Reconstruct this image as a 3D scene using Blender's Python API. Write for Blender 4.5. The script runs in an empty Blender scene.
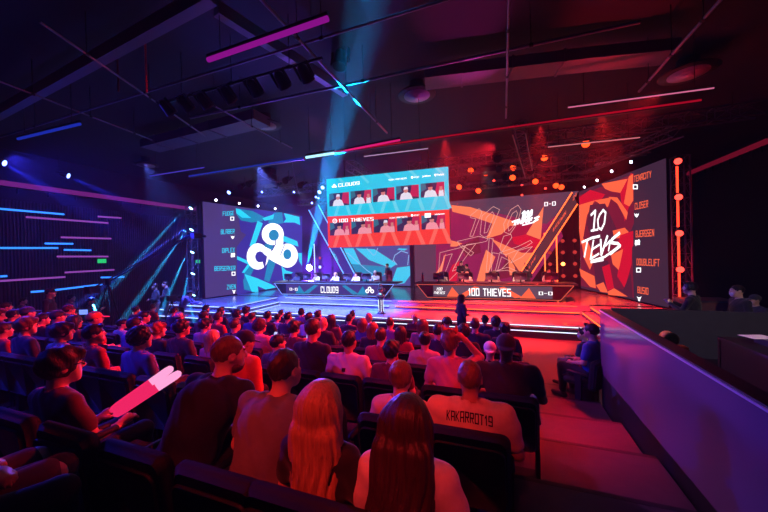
import bpy, math, random
import numpy as np
from mathutils import Vector, Matrix
random.seed(7)
S = bpy.context.scene
COL = S.collection
PI = math.pi
# ------------------------------------------------------------------ camera model (used to measure the place from the photograph)
F = 312.; YAW = math.radians(20.4); PITCH = -2 / 312.; ROLL = -.026; EYE = 2.9
CAM = Matrix.Rotation(YAW, 3, 'Z') @ Matrix.Rotation(PI / 2 + PITCH, 3, 'X') @ Matrix.Rotation(ROLL, 3, 'Z')
EYEP = Vector((0, 0, EYE))
def ray(x, y): return CAM @ Vector(((x - 384) / F, (256 - y) / F, -1))
def onY(x, y, Y): d = ray(x, y); return EYEP + d * (Y / d.y)
def onX(x, y, X): d = ray(x, y); return EYEP + d * (X / d.x)
def onZ(x, y, Z): d = ray(x, y); return EYEP + d * ((Z - EYE) / d.z)
def atD(x, y, D): return EYEP + ray(x, y) * D
# ------------------------------------------------------------------ materials
def lin(c):
    return tuple(((v / 255) / 12.92 if v / 255 <= .04045 else ((v / 255 + .055) / 1.055) ** 2.4) for v in c) + (1,)
_m = {}
def mat(name, rgb, rough=.6, metal=0., noise=.12, scale=25., bump=0., sheen=0.):
    if name in _m: return _m[name]
    m = bpy.data.materials.new(name); m.use_nodes = True
    nt = m.node_tree; b = nt.nodes['Principled BSDF']; c = lin(rgb)
    tc = nt.nodes.new('ShaderNodeTexCoord'); n = nt.nodes.new('ShaderNodeTexNoise')
    n.inputs['Scale'].default_value = scale; n.inputs['Detail'].default_value = 3
    nt.links.new(tc.outputs['Object'], n.inputs['Vector'])
    r = nt.nodes.new('ShaderNodeMix'); r.data_type = 'RGBA'
    r.inputs[6].default_value = tuple(v * (1 - noise) for v in c[:3]) + (1,)
    r.inputs[7].default_value = tuple(min(1, v * (1 + noise)) for v in c[:3]) + (1,)
    nt.links.new(n.outputs['Fac'], r.inputs[0]); nt.links.new(r.outputs[2], b.inputs['Base Color'])
    b.inputs['Roughness'].default_value = rough; b.inputs['Metallic'].default_value = metal
    if bump:
        bp = nt.nodes.new('ShaderNodeBump'); bp.inputs['Strength'].default_value = bump; bp.inputs['Distance'].default_value = .01
        nt.links.new(n.outputs['Fac'], bp.inputs['Height']); nt.links.new(bp.outputs['Normal'], b.inputs['Normal'])
    if sheen: b.inputs['Sheen Weight'].default_value = sheen
    _m[name] = m; return m
def emat(name, rgb, s=1.):
    if name in _m: return _m[name]
    m = bpy.data.materials.new(name); m.use_nodes = True
    nt = m.node_tree; nt.nodes.remove(nt.nodes['Principled BSDF'])
    e = nt.nodes.new('ShaderNodeEmission'); e.inputs[0].default_value = lin(rgb); e.inputs[1].default_value = s
    nt.links.new(e.outputs[0], nt.nodes['Material Output'].inputs[0])
    _m[name] = m; return m
def slats(name, rgb, period, rough=.6):
    m = mat(name, rgb, rough); nt = m.node_tree; b = nt.nodes['Principled BSDF']
    return m
BLACK = mat('black_paint', (16, 15, 18), .6)
BLK2 = mat('black_metal', (24, 23, 27), .45, .6)
STEEL = mat('brushed_steel', (120, 120, 128), .35, .9)
DARKPIPE = mat('dark_pipe', (70, 66, 76), .5, .3)
SEATF = mat('seat_fabric', (24, 20, 26), .8, 0, .25, 60, .2)
SEATP = mat('seat_plastic', (14, 13, 16), .6)
# ------------------------------------------------------------------ mesh builder
def basis(d):
    d = Vector(d).normalized(); a = Vector((0, 0, 1)) if abs(d.z) < .9 else Vector((1, 0, 0))
    x = a.cross(d).normalized(); return x, d.cross(x).normalized(), d
class MB:
    def __init__(s): s.v = []; s.f = []; s.m = []; s.sm = []
    def add(s, vs, fs, mi=0, smooth=False):
        o = len(s.v); s.v += [tuple(p) for p in vs]
        for f in fs: s.f.append([o + i for i in f]); s.m.append(mi); s.sm.append(smooth)
        return s
    def box(s, c, d, mi=0, R=None):
        c = Vector(c); h = Vector(d) / 2; vs = []
        for sx in (-1, 1):
            for sy in (-1, 1):
                for sz in (-1, 1):
                    p = Vector((sx * h.x, sy * h.y, sz * h.z)); vs.append(c + (R @ p if R else p))
        return s.add(vs, [(0, 1, 3, 2), (4, 6, 7, 5), (0, 4, 5, 1), (2, 3, 7, 6), (0, 2, 6, 4), (1, 5, 7, 3)], mi)
    def rbox(s, c, d, r=.03, mi=0, R=None, n=3):
        # box with rounded silhouette in local x/z, extruded along y with a soft edge
        c = Vector(c); hx, hy, hz = d[0] / 2, d[1] / 2, d[2] / 2; prof = []
        for (sx, sz, a0) in ((1, 1, 0), (-1, 1, PI / 2), (-1, -1, PI), (1, -1, 1.5 * PI)):
            for i in range(n + 1):
                a = a0 + i * PI / 2 / n; prof.append((sx * (hx - r) + r * math.cos(a), sz * (hz - r) + r * math.sin(a)))
        N = len(prof); e = min(r * .6, hy * .6); rings = []
        for (y, k) in ((-hy, e), (-hy + e, 0), (hy - e, 0), (hy, e)):
            rings.append([Vector((x - math.copysign(min(k, abs(x)), x), y, z - math.copysign(min(k, abs(z)), z))) for x, z in prof])
        vs = [c + (R @ p if R else p) for rg in rings for p in rg]; fs = []
        for j in range(3):
            for i in range(N): fs.append((j * N + i, j * N + (i + 1) % N, (j + 1) * N + (i + 1) % N, (j + 1) * N + i))
        fs.append(tuple(range(N))); fs.append(tuple(range(4 * N - 1, 3 * N - 1, -1)))
        return s.add(vs, fs, mi, True)
    def tube(s, p, q, r, r2=None, n=8, mi=0, cap=True, smooth=True):
        p = Vector(p); q = Vector(q); r2 = r if r2 is None else r2; x, y, d = basis(q - p); vs = []
        for (c, rr) in ((p, r), (q, r2)):
            for i in range(n):
                a = 2 * PI * i / n; vs.append(c + x * rr * math.cos(a) + y * rr * math.sin(a))
        s.add(vs, [(i, (i + 1) % n, n + (i + 1) % n, n + i) for i in range(n)], mi, smooth)
        if cap: s.add(vs, [tuple(range(n))[::-1], tuple(range(n, 2 * n))], mi)
        return s
    def path(s, pts, r, n=6, mi=0):
        for a, b in zip(pts, pts[1:]): s.tube(a, b, r, n=n, mi=mi)
        return s
    def lathe(s, prof, n=20, c=(0, 0, 0), axis=(0, 0, 1), mi=0):
        x, y, d = basis(axis); c = Vector(c); vs = []
        for (r, z) in prof:
            for i in range(n):
                a = 2 * PI * i / n; vs.append(c + d * z + (x * math.cos(a) + y * math.sin(a)) * r)
        fs = [(j * n + i, j * n + (i + 1) % n, (j + 1) * n + (i + 1) % n, (j + 1) * n + i) for j in range(len(prof) - 1) for i in range(n)]
        fs.append(tuple(range(n))[::-1]); fs.append(tuple(range((len(prof) - 1) * n, len(prof) * n)))
        return s.add(vs, fs, mi, True)
    def ell(s, c, rad, mi=0, nu=14, nv=8, R=None):
        c = Vector(c); vs = []; fs = []
        for j in range(nv + 1):
            t = PI * j / nv
            for i in range(nu):
                a = 2 * PI * i / nu; p = Vector((rad[0] * math.sin(t) * math.cos(a), rad[1] * math.sin(t) * math.sin(a), rad[2] * math.cos(t)))
                vs.append(c + (R @ p if R else p))
        for j in range(nv):
            for i in range(nu): fs.append((j * nu + i, (j + 1) * nu + i, (j + 1) * nu + (i + 1) % nu, j * nu + (i + 1) % nu))
        return s.add(vs, fs, mi, True)
    def prism(s, pts, ext, mi=0):
        e = Vector(ext); n = len(pts); vs = [Vector(p) for p in pts] + [Vector(p) + e for p in pts]
        fs = [tuple(range(n))[::-1], tuple(range(n, 2 * n))] + [(i, (i + 1) % n, n + (i + 1) % n, n + i) for i in range(n)]
        return s.add(vs, fs, mi)
    def mesh(s, name, mats):
        me = bpy.data.meshes.new(name); me.from_pydata([tuple(v) for v in s.v], [], s.f)
        for m in (mats if isinstance(mats, (list, tuple)) else [mats]): me.materials.append(m)
        me.polygons.foreach_set('material_index', s.m); me.polygons.foreach_set('use_smooth', s.sm); me.update(); return me
    def obj(s, name, mats, parent=None, loc=None):
        return link(name, s.mesh(name, mats), parent, loc)
def link(name, me, parent=None, loc=None):
    o = bpy.data.objects.new(name, me); COL.objects.link(o)
    if parent: o.parent = parent
    if loc is not None: o.location = loc
    return o
def tag(o, label, cat, group=None):
    o['label'] = label; o['category'] = cat
    if group: o['group'] = group
    return o
def thing(name, label, cat, loc=(0, 0, 0), rz=0., group=None):
    return tag(place(name, loc, rz), label, cat, group)
def place(name, loc, rz=0.):
    o = bpy.data.objects.new(name, None); o.empty_display_size = .1; COL.objects.link(o)
    o.location = loc; o.rotation_euler = (0, 0, rz); return o
def struct(name, mb, mats):
    o = mb.obj(name, mats); o['kind'] = 'structure'; return o
def dup(root, label=None, loc=None, rot=None, group=None):
    r = root.copy(); COL.objects.link(r)
    if loc is not None: r.location = loc
    if rot is not None: r.rotation_euler = rot
    if label: r['label'] = label
    if group: r['group'] = group
    for ch in list(root.children):
        c = ch.copy(); COL.objects.link(c); c.parent = r
        for g in list(ch.children):
            d = g.copy(); COL.objects.link(d); d.parent = c
    return r
# ------------------------------------------------------------------ flat artwork on real planes
_tc = {}
_SF = {'A': '0,0 0,1 1,1 1,0;0,.42 1,.42', 'B': '0,0 0,1 .85,1 1,.88 1,.62 .85,.5 0,.5;.85,.5 1,.38 1,.12 .85,0 0,0', 'C': '1,.82 1,1 0,1 0,0 1,0 1,.18', 'D': '0,0 0,1 .75,1 1,.85 1,.15 .75,0 0,0', 'E': '1,1 0,1 0,0 1,0;0,.5 .8,.5', 'F': '1,1 0,1 0,0;0,.5 .8,.5', 'G': '1,.85 1,1 0,1 0,0 1,0 1,.45 .55,.45',
       'H': '0,0 0,1;1,0 1,1;0,.5 1,.5', 'I': '0,0 0,1', 'J': '1,1 1,0 0,0 0,.3', 'K': '0,0 0,1;1,1 .12,.5 1,0', 'L': '0,1 0,0 1,0', 'M': '0,0 0,1 .5,.35 1,1 1,0', 'N': '0,0 0,1 1,0 1,1', 'O': '0,0 0,1 1,1 1,0 0,0', 'P': '0,0 0,1 1,1 1,.45 0,.45', 'Q': '0,0 0,1 1,1 1,0 0,0;.6,.3 1,0', 'R': '0,0 0,1 1,1 1,.48 0,.48;.4,.48 1,0',
       'S': '1,1 0,1 0,.5 1,.5 1,0 0,0', 'T': '0,1 1,1;.5,1 .5,0', 'U': '0,1 0,0 1,0 1,1', 'V': '0,1 .5,0 1,1', 'W': '0,1 .25,0 .5,.7 .75,0 1,1', 'X': '0,0 1,1;0,1 1,0', 'Y': '0,1 .5,.48 1,1;.5,.48 .5,0', 'Z': '0,1 1,1 0,0 1,0', '0': '0,0 0,1 1,1 1,0 0,0', '1': '0,.78 .6,1 .6,0', '2': '0,.75 0,1 1,1 1,.55 0,.3 0,0 1,0', '4': '.8,0 .8,1 0,.3 1,.3', '9': '1,.45 0,.45 0,1 1,1 1,0 0,0', '#': '.25,0 .35,1;.7,0 .8,1;0,.33 1,.33;0,.68 1,.68', '-': '.1,.5 .9,.5', '&': '1,.35 .6,0 0,0 0,.4 .7,.7 .7,1 .2,1 .2,.7 1,0', ' ': ''}
def stroke_glyphs(t, th=.25):
    vs = []; fs = []; X = 0.; ty = th * .52
    for ch in t:
        w = {'I': th, '1': .7, 'M': 1.25, 'W': 1.3, ' ': .6, '-': .8}.get(ch, 1.)
        for st in _SF[ch].split(';') if _SF[ch] else []:
            p = [tuple(map(float, q.split(','))) for q in st.split()]; p = [(X + th / 2 + x * (w - th), ty / 2 + y * (1 - ty)) for x, y in p]
            for (ax, ay), (bx, by) in zip(p, p[1:]):
                if abs(ay - by) < .02:
                    if ax > bx: ax, bx = bx, ax
                    q = [(ax - th / 2, ay - ty / 2), (bx + th / 2, by - ty / 2), (bx + th / 2, by + ty / 2), (ax - th / 2, ay + ty / 2)]
                else:
                    if ay > by: ax, ay, bx, by = bx, by, ax, ay
                    e = ty / 2 if abs(ax - bx) < .02 else ty / 2; q = [(ax - th / 2, ay - e), (ax + th / 2, ay - e), (bx + th / 2, by + e), (bx - th / 2, by + e)]
                fs.append(tuple(range(len(vs), len(vs) + 4))); vs += q
        X += w + .17
    W_ = X - .17; return [(x / W_, y) for x, y in vs], fs
def glyphs(t, bold=.0):
    k = (t, bold)
    if k in _tc: return _tc[k]
    if all(c in _SF for c in t): _tc[k] = stroke_glyphs(t); return _tc[k]
    cu = bpy.data.curves.new('lettering', 'FONT'); cu.body = t; cu.offset = bold; cu.resolution_u = 3
    o = bpy.data.objects.new('lettering', cu); COL.objects.link(o)
    dg = bpy.context.evaluated_depsgraph_get(); dg.update(); me = o.evaluated_get(dg).to_mesh()
    vs = [(v.co.x, v.co.y) for v in me.vertices]; fs = [tuple(p.vertices) for p in me.polygons]
    bpy.data.objects.remove(o); bpy.data.curves.remove(cu)
    xs = [v[0] for v in vs]; ys = [v[1] for v in vs]; a, b = min(xs), min(ys); w, h = max(xs) - a, max(ys) - b
    _tc[k] = ([((x - a) / w, (y - b) / h) for x, y in vs], fs); return _tc[k]
class Panel:
    """a plane in the place; artwork is laid on it in metres (a along u, b along v)"""
    def __init__(s, o, u, v):
        s.o = Vector(o); s.u = Vector(u).normalized(); s.v = Vector(v).normalized(); s.n = s.u.cross(s.v).normalized(); s.mb = MB(); s.L = 0
    def px(s, x, y):
        d = ray(x, y); t = (s.o - EYEP).dot(s.n) / d.dot(s.n); p = EYEP + d * t - s.o; return (p.dot(s.u), p.dot(s.v))
    def at(s, a, b, l=0): return s.o + s.u * a + s.v * b + s.n * (.004 + .0015 * l)
    def ab(s, pts, mi, mb=None, l=None):
        if l is None: s.L += .25; l = s.L
        ar = sum(p[0] * q[1] - q[0] * p[1] for p, q in zip(pts, pts[1:] + pts[:1]))
        if ar < 0: pts = pts[::-1]
        (mb or s.mb).add([s.at(a, b, l) for a, b in pts], [tuple(range(len(pts)))], mi)
    def poly(s, pts, mi, mb=None): s.ab([s.px(*p) for p in pts], mi, mb)
    def line(s, pts, w, mi, closed=False, mb=None, taper=False):
        q = [s.px(*p) for p in pts]
        if closed: q = q + [q[0]]
        s.L += .25
        for i, (a, b) in enumerate(zip(q, q[1:])):
            dx, dy = b[0] - a[0], b[1] - a[1]; l = math.hypot(dx, dy) or 1; nx, ny = -dy / l * w / 2, dx / l * w / 2
            e = w * .3 / l; ax, ay, bx, by = a[0] - dx * e, a[1] - dy * e, b[0] + dx * e, b[1] + dy * e
            s.ab([(ax - nx, ay - ny), (bx - nx, by - ny), (bx + nx, by + ny), (ax + nx, ay + ny)], mi, mb, s.L + .05 * i / len(q))
    def disc(s, c, r, mi, n=20, ry=None, mb=None):
        s.poly([(c[0] + r * math.cos(2 * PI * i / n), c[1] + (ry or r) * math.sin(2 * PI * i / n)) for i in range(n)], mi, mb)
    def text(s, t, p0, p1, hpx, mi, mb, bold=.02, slant=0.):
        A = s.px(*p0); B = s.px(*p1); T = s.px(p0[0], p0[1] - hpx); h = math.hypot(T[0] - A[0], T[1] - A[1]); s.L += .25
        vs, fs = glyphs(t, bold); X = (B[0] - A[0], B[1] - A[1]); l = math.hypot(*X); Yv = (T[0] - A[0], T[1] - A[1])
        mb.add([s.at(A[0] + X[0] * x + Yv[0] * y + slant * y * X[0] / l * h, A[1] + X[1] * x + Yv[1] * y, s.L) for x, y in vs], fs, mi)
def Q(rx, ry, sc): return lambda x, y: (rx + x / sc, ry + y / sc)
def mp(fn, s): return [fn(*map(float, t.split(','))) for t in s.split()]
# ================================================================== THE ROOM
XL, XR, YB, YF, ZC = -16.5, 9.5, 20.5, -2.5, 7.0
UP, LOW = .80, .45
FLOORM = mat('dark_carpet', (84, 66, 70), .5, 0, .2, 8)
def tread(k): return max(0., 1.05 - .17 * (k - 1))
fm = MB()
edges = [-2.5] + [1.1 + (k - 1) + .92 for k in range(0, 7)]
AX0, AX1 = XL, 1.48
for k in range(0, 7):
    z = tread(k); y0, y1 = edges[k], edges[k + 1]
    fm.box(((AX0 + AX1) / 2, (y0 + y1) / 2, z / 2 - .05), (AX1 - AX0, y1 - y0, z + .1))
    fm.box(((AX0 + AX1) / 2, y1 - .02, z - .012), (AX1 - AX0, .05, .026), 1)
fm.box(((XL + XR) / 2, (YF + YB) / 2, -.05), (XR - XL, YB - YF, .1))
fm.box((3.6, 7.0, .06), (4.2, 1.9, .12))
struct('floor', fm, [FLOORM, mat('step_nosing', (40, 30, 34), .5)])
struct('ceiling', MB().box(((XL + XR) / 2, (YF + YB) / 2, ZC + .05), (XR - XL, YB - YF, .1)), mat('ceiling_black', (13, 13, 19), .8))
WALLM = mat('wall_dark', (30, 28, 36), .8)
wl = MB().box((XL - .05, (YF + YB) / 2, ZC / 2), (.1, YB - YF, ZC))
for i in range(150):
    wl.box((XL + .02, 1.0 + i * .09, 2.6), (.04, .045, 5.2), 1)
wl.box((XL + .04, 8.7, 2.6), (.08, .12, 5.2), 2)
struct('wall_left', wl, [WALLM, mat('wall_slat', (58, 48, 66), .6), BLACK])
struct('wall_right', MB().box((XR + .05, (YF + YB) / 2, ZC / 2), (.1, YB - YF, ZC)), WALLM)
struct('wall_back', MB().box(((XL + XR) / 2, YB + .05, ZC / 2), (XR - XL, .1, ZC)), WALLM)
struct('wall_front', MB().box(((XL + XR) / 2, YF - .05, ZC / 2), (XR - XL, .1, ZC)), WALLM)
# ------------------------------------------------------------------ stage
STG = mat('stage_gloss', (120, 118, 130), .16, 0, .08, 3)
STGS = mat('stage_riser', (38, 36, 46), .4)
XA, XB = -10.6, 2.75     # inner edges of the raised sides
YP, YS = 13.0, 11.35     # front of the raised platform, front of the low stage
st = MB()
st.box(((XA + XB) / 2, (YS + YP + .3) / 2, LOW / 2), (XB - XA + .6, YP - YS + .3, LOW))
st.box(((XL + 1.3 + 6.2) / 2, (YP + .35 + 20) / 2, UP / 2), (6.2 - XL - 1.3, 20 - YP - .35, UP))
st.box(((XL + 1.3 + XA - .35) / 2, (10.3 + 13.6) / 2, UP / 2), (XA - .35 - XL - 1.3, 3.3, UP))
st.box(((XB + .3 + 6.2) / 2, (10.6 + 13.6) / 2, UP / 2), (6.2 - XB - .3, 3.0, UP))
mid = (UP + LOW) / 2
st.box(((XA + XB) / 2, YP + .2, mid / 2), (XB - XA + .8, .4, mid))
st.box((XA - .2, 11.6, mid / 2), (.4, 3.2, mid)); st.box((XB + .15, 11.9, mid / 2), (.3, 2.6, mid))
st.box(((XL + 1.3 + XA) / 2, 10.15, mid / 2), (XA - XL - 1.3, .35, mid)); st.box(((XL + 1.0 + XA) / 2, 9.85, .2), (XA - XL - 1.0, .3, .4))
# dark apron boxes of the stage front
st.box(((XA + XB) / 2, YS - .02, .17), (XB - XA + 1.2, .06, .34), 1)
struct('floor_stage', st, [STG, STGS])
def ledstrip(label, p, q, m, r=.012, grp='light lines on the stage steps'):
    o = thing('led_strip', label, 'light strip', ((p[0] + q[0]) / 2, (p[1] + q[1]) / 2, (p[2] + q[2]) / 2), 0, grp)
    d = Vector(q) - Vector(p); h = d / 2
    MB().tube(-h, h, r, n=6).obj('light_tube', m, o)
    x, y, z = basis(d)
    MB().tube(-h - Vector((0, 0, r * 1.6)), h - Vector((0, 0, r * 1.6)), r * 1.1, n=4).obj('channel', BLK2, o); return o
EB = emat('led_blue', (150, 175, 255), 3.0); EW = emat('led_white', (215, 225, 255), 2.2); EO = emat('led_orange', (255, 92, 40), 4.); ER = emat('led_red', (255, 50, 28), 4.)
XM = -4.55
for i, (y, z, w) in enumerate(((YP + .38, UP, 'top'), (YP, mid, 'middle'))):
    ledstrip('blue-white light line on the %s step below the blue team desk' % w, (XA + .1, y - .02, z - .04), (XM - .1, y - .02, z - .04), EB, .016)
    ledstrip('orange light line on the %s step below the orange team desk' % w, (XM + .2, y - .02, z - .04), (XB - .1, y - .02, z - .04), EO, .014)
for i, (x, z, w) in enumerate(((XA - .38, UP, 'top'), (XA, mid, 'middle'), (XA + .05, LOW + .03, 'lowest'))):
    ledstrip('blue-white light line on the %s side step running towards the audience at the blue end' % w, (x + .02, 10.2 if i else 10.4, z - .03), (x + .02, YP + (.3 if i == 0 else -.02), z - .03), EB, .016)
for i, (x, z, w) in enumerate(((XB + .3, UP, 'top'), (XB, mid, 'lower'))):
    ledstrip('orange light line on the %s side step running towards the white partition' % w, (x - .02, 10.7, z - .04), (x - .02, YP + .2, z - .04), EO, .013)
for i, (y, z, w) in enumerate(((10.3, UP, 'top'), (9.97, mid, 'middle'), (9.7, .4, 'lowest'))):
    ledstrip('blue-white light line on the %s front step below the blue player list screen' % w, (XL + 1.6, y - .02, z - .04), (XA - .02, y - .02, z - .04), EB, .016)
for i, (z, w) in enumerate(((LOW - .03, 'upper'), (.24, 'lower'))):
    ledstrip('white light line along the %s part of the low stage front' % w, (XA - .1, YS - .07, z), (XB + .5, YS - .07, z), EW, .013)
# ------------------------------------------------------------------ screens
def screen_thing(name, label, corners, thick, up=(0, 0, 1), fr=BLK2):
    # corners: bottom-left, bottom-right, top-right, top-left as seen from the audience (world)
    bl, br, tr, tl = [Vector(c) for c in corners]; root = thing(name, label, 'screen', tuple((bl + br) / 2))
    P = Panel(bl, br - bl, Vector(up)); P.root = root
    back = MB().prism([bl, br, tr, tl], -P.n * thick); wpart('cabinet', back, fr, root); return P
def wpart(name, mb, mats, root):
    return mb.obj(name, mats, root, -Vector(root.location))
def px_scr(P, c, mi): P.poly(c, mi)
# ---- left wing screen (blue team)
LW1 = (onZ(203, 204, 5.85) + onZ(205, 300, .86)) / 2; LW2 = (onZ(301.7, 213.6, 5.85) + onZ(301, 283.3, .86)) / 2
a, b = Vector((LW1.x, LW1.y, .86)), Vector((LW2.x, LW2.y, .86)); up5 = Vector((0, 0, 4.99))
P = screen_thing('led_wall', 'tall side screen with white cloud logo and blue player names', (a, b, b + up5, a + up5), .25)
P.ab([(0, 0), ((b - a).length, 0), ((b - a).length, 4.99), (0, 4.99)], 0)
q = Q(200, 195, 512 / 110.)
def art(P, q, mi, s, mb=None): P.poly(mp(q, s), mi, mb)
LWM = [emat('scr_purple_grey', (74, 58, 120)), emat('scr_indigo', (58, 50, 158)), emat('scr_cyan', (40, 208, 245), 1.15), emat('scr_teal', (24, 140, 190)), emat('scr_deep', (40, 40, 120)), emat('scr_white', (250, 252, 255), 1.5)]
art(P, q, 1, '172,62 190,170 215,185 172,240 172,465 340,430 475,385 475,95 470,100 300,72')
art(P, q, 3, '166,62 245,75 302,104 290,122 240,128 190,118 170,92')
art(P, q, 2, '167,62 185,66 238,107 196,106 168,84'); art(P, q, 3, '318,130 322,108 345,82 382,80 388,130 345,140')
art(P, q, 2, '390,84 462,102 466,140 440,128 388,128 400,112'); art(P, q, 2, '268,120 292,132 256,232 230,238')
art(P, q, 2, '345,90 340,112 300,120 290,108 320,98'); art(P, q, 2, '385,188 452,215 458,240 420,228 385,215')
art(P, q, 2, '172,284 240,314 215,362 194,362 222,322 172,300'); art(P, q, 3, '240,318 250,345 200,395 205,440 240,448 205,365')
art(P, q, 2, '207,368 262,386 332,416 354,430 305,440 268,424 272,452 240,450'); art(P, q, 3, '318,300 352,315 322,405 298,395')
art(P, q, 2, '378,325 388,402 432,360 402,352 384,336'); art(P, q, 3, '300,230 330,215 345,250 310,262'); art(P, q, 2, '455,270 474,270 474,330 462,310')
wh = MB()
def ring(cx, cy, R, r, hx=0, hy=0, hm=1):
    pass
P.disc(q(338, 182), 51 / 4.655, 5, 28, mb=wh); art(P, q, 5, '348,205 386,175 387,225 374,276 336,262 352,228', wh)
P.disc(q(268, 286), 51 / 4.655, 5, 28, 61 / 4.655, mb=wh); P.disc(q(406, 282), 49 / 4.655, 5, 28, 56 / 4.655, mb=wh)
art(P, q, 5, '268,224 300,240 425,302 392,336 352,316 276,272', wh)
art(P, q, 1, '280,262 312,286 300,345 290,310 262,300 258,280', wh)
P.disc(q(343, 187), 24 / 4.655, 3, 18, 26 / 4.655, mb=wh); P.disc(q(278, 288), 22 / 4.655, 1, 18, 26 / 4.655, mb=wh); P.disc(q(406, 276), 19 / 4.655, 3, 18, 24 / 4.655, mb=wh)
P.line([q(330, 262), q(352, 228), q(350, 210)], .07, 1, mb=wh); P.line([q(374, 278), q(392, 234), q(388, 222)], .06, 1, mb=wh)
wpart('picture', P.mb, LWM, P.root); wpart('logo', wh, LWM, P.root)['label'] = 'white cloud-shaped logo'
tm = MB(); im = MB()
for t, x0, x1, yb, h in (('FUDGE', 105, 158, 96, 21), ('BLABER', 96, 160, 181, 22), ('DIPLEX', 102, 161, 268, 22), ('BERSERKER', 66, 164, 352, 22), ('ZVEN', 124, 165, 438, 22)):
    P.text(t, q(x0, yb + 2), q(x1, yb - 2), h / 4.655, 2, tm, .035)
def icon(P, q, kind, x, y, w, mb, m1, m0):
    if kind == 'sq':
        art(P, q, m1, f'{x-w},{y-w} {x+w},{y-w} {x+w},{y+w} {x-w},{y+w}', mb); art(P, q, m0, f'{x-w*.58},{y-w*.58} {x+w*.58},{y-w*.58} {x+w*.58},{y+w*.58} {x-w*.58},{y+w*.58}', mb)
    elif kind == 'dg':
        icon(P, q, 'sq', x, y, w, mb, m1, m0); P.line([q(x - w * .7, y + w * .7), q(x + w * .7, y - w * .7)], .12, m1, mb=mb)
    elif kind == 'ht':
        art(P, q, m1, f'{x-w},{y-w*.9} {x-w*.3},{y-w*.3} {x},{y-w*.8} {x+w*.3},{y-w*.3} {x+w},{y-w*.9} {x+w*.7},{y+w*.2} {x},{y+w} {x-w*.7},{y+w*.2}', mb)
    else:
        art(P, q, m1, f'{x-w},{y-w} {x-w*.2},{y-w*.6} {x+w*.2},{y-w*.6} {x+w},{y-w} {x+w*.5},{y} {x+w*.25},{y+w} {x-w*.25},{y+w} {x-w*.5},{y}', mb)
for k, x, y in (('sq', 149, 110), ('ht', 151, 197), ('dg', 152, 280), ('sq', 155, 366), ('tr', 157, 450)): icon(P, q, k, x, y, 9, im, 5, 0)
wpart('player_names', tm, LWM, P.root)['label'] = 'light blue lettering'; wpart('role_icons', im, LWM, P.root)
# ---- right wing screen (red team)
RW1 = (onZ(580, 191.5, 5.85) + onZ(580, 288, .86)) / 2; RW2 = (onZ(666, 158, 5.85) + onZ(669, 307.5, .86)) / 2
a, b = Vector((RW1.x, RW1.y, .86)), Vector((RW2.x, RW2.y, .86))
P = screen_thing('led_wall', 'tall side screen with white brush lettering and orange player names', (a, b, b + up5, a + up5), .25)
w_ = (b - a).length; P.ab([(0, 0), (w_, 0), (w_, 4.99), (0, 4.99)], 0)
q = Q(572, 155, 512 / 155.)
RWM = [emat('scr_maroon_grey', (64, 38, 60)), emat('scr_maroon', (122, 26, 54)), emat('scr_orange', (255, 100, 66), 1.1), emat('scr_red', (205, 18, 48), 1.1), emat('scr_wine', (88, 30, 56)), LWM[5]]
art(P, q, 1, '24,134 205,62 205,225 175,300 200,345 205,472 30,432')
for mi, s in ((3, '24,140 60,115 110,130 95,150 40,165 25,180'), (2, '24,165 75,150 50,200 38,270 30,300 24,250'), (2, '75,150 130,140 120,170 95,185 90,160'), (2, '98,95 185,78 160,125 130,120 110,112'), (3, '160,125 195,60 203,62 203,120 175,220 165,170'), (2, '172,160 188,72 202,62 203,150 190,170'),
              (2, '120,138 150,140 185,190 180,215 150,160'), (4, '60,165 110,160 150,250 140,290 70,300 50,230'), (2, '135,250 175,240 195,262 170,275 140,275'), (3, '160,265 203,250 203,300 180,330 150,300'), (2, '30,270 55,290 75,340 60,380 40,340'), (4, '70,340 120,350 125,400 100,450 80,430'),
              (3, '165,310 200,290 198,360 175,440 150,400'), (2, '130,330 170,310 155,380 135,360'), (2, '25,375 75,400 80,440 60,435 30,400'), (2, '80,430 105,420 120,455 95,452'), (2, '120,450 140,440 185,468 120,462'), (3, '100,370 125,360 140,440 118,448'), (4, '150,440 170,445 195,390 202,470 190,470')):
    art(P, q, mi, s)
wpart('picture', P.mb, RWM, P.root)
lg = MB()
for pts, w in (('64,198 78,184 72,250', .13), ('64,250 86,246', .1), ('92,198 104,182 112,190 108,225 98,246 88,240 86,215 92,198', .11), ('34,288 66,274 92,268', .12), ('52,282 42,336', .13), ('72,282 62,345', .12), ('70,310 92,296', .1), ('64,342 90,326', .1),
               ('96,280 98,330 118,268', .13), ('112,300 128,282 122,316', .09), ('158,258 134,278 132,290 152,292 160,300 128,326', .13), ('160,300 110,336 66,350', .1), ('64,354 104,346', .11)):
    P.line(mp(q, pts), w, 5, mb=lg)
wpart('brush_lettering', lg, RWM, P.root)['label'] = 'white slanted brush lettering'
tm = MB(); im = MB()
for t, x0, y0, x1, y1, h in (('TENACITY', 206, 90, 264, 74, 21), ('CLOSER', 209, 181, 253, 172, 22), ('BJERGSEN', 212, 272, 273, 268, 22), ('DOUBLELIFT', 215, 364, 291, 368, 22), ('BUSIO', 218, 456, 254, 462, 22)):
    P.text(t, q(x0, y0), q(x1, y1), h / 3.303, 2, tm, .035)
for k, x, y in (('sq', 211, 105), ('ht', 215, 199), ('dg', 218, 289), ('sq', 222, 380), ('tr', 224, 475)): icon(P, q, k, x, y, 8, im, 5, 0)
P.text('BEACHBODY', q(28, 250), q(26, 182), 7 / 3.3, 5, im, .03); P.text('NEXT', q(30, 380), q(29, 345), 6 / 3.3, 5, im, .03)
wpart('player_names', tm, RWM, P.root)['label'] = 'orange lettering'; wpart('role_icons', im, RWM, P.root)
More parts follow.
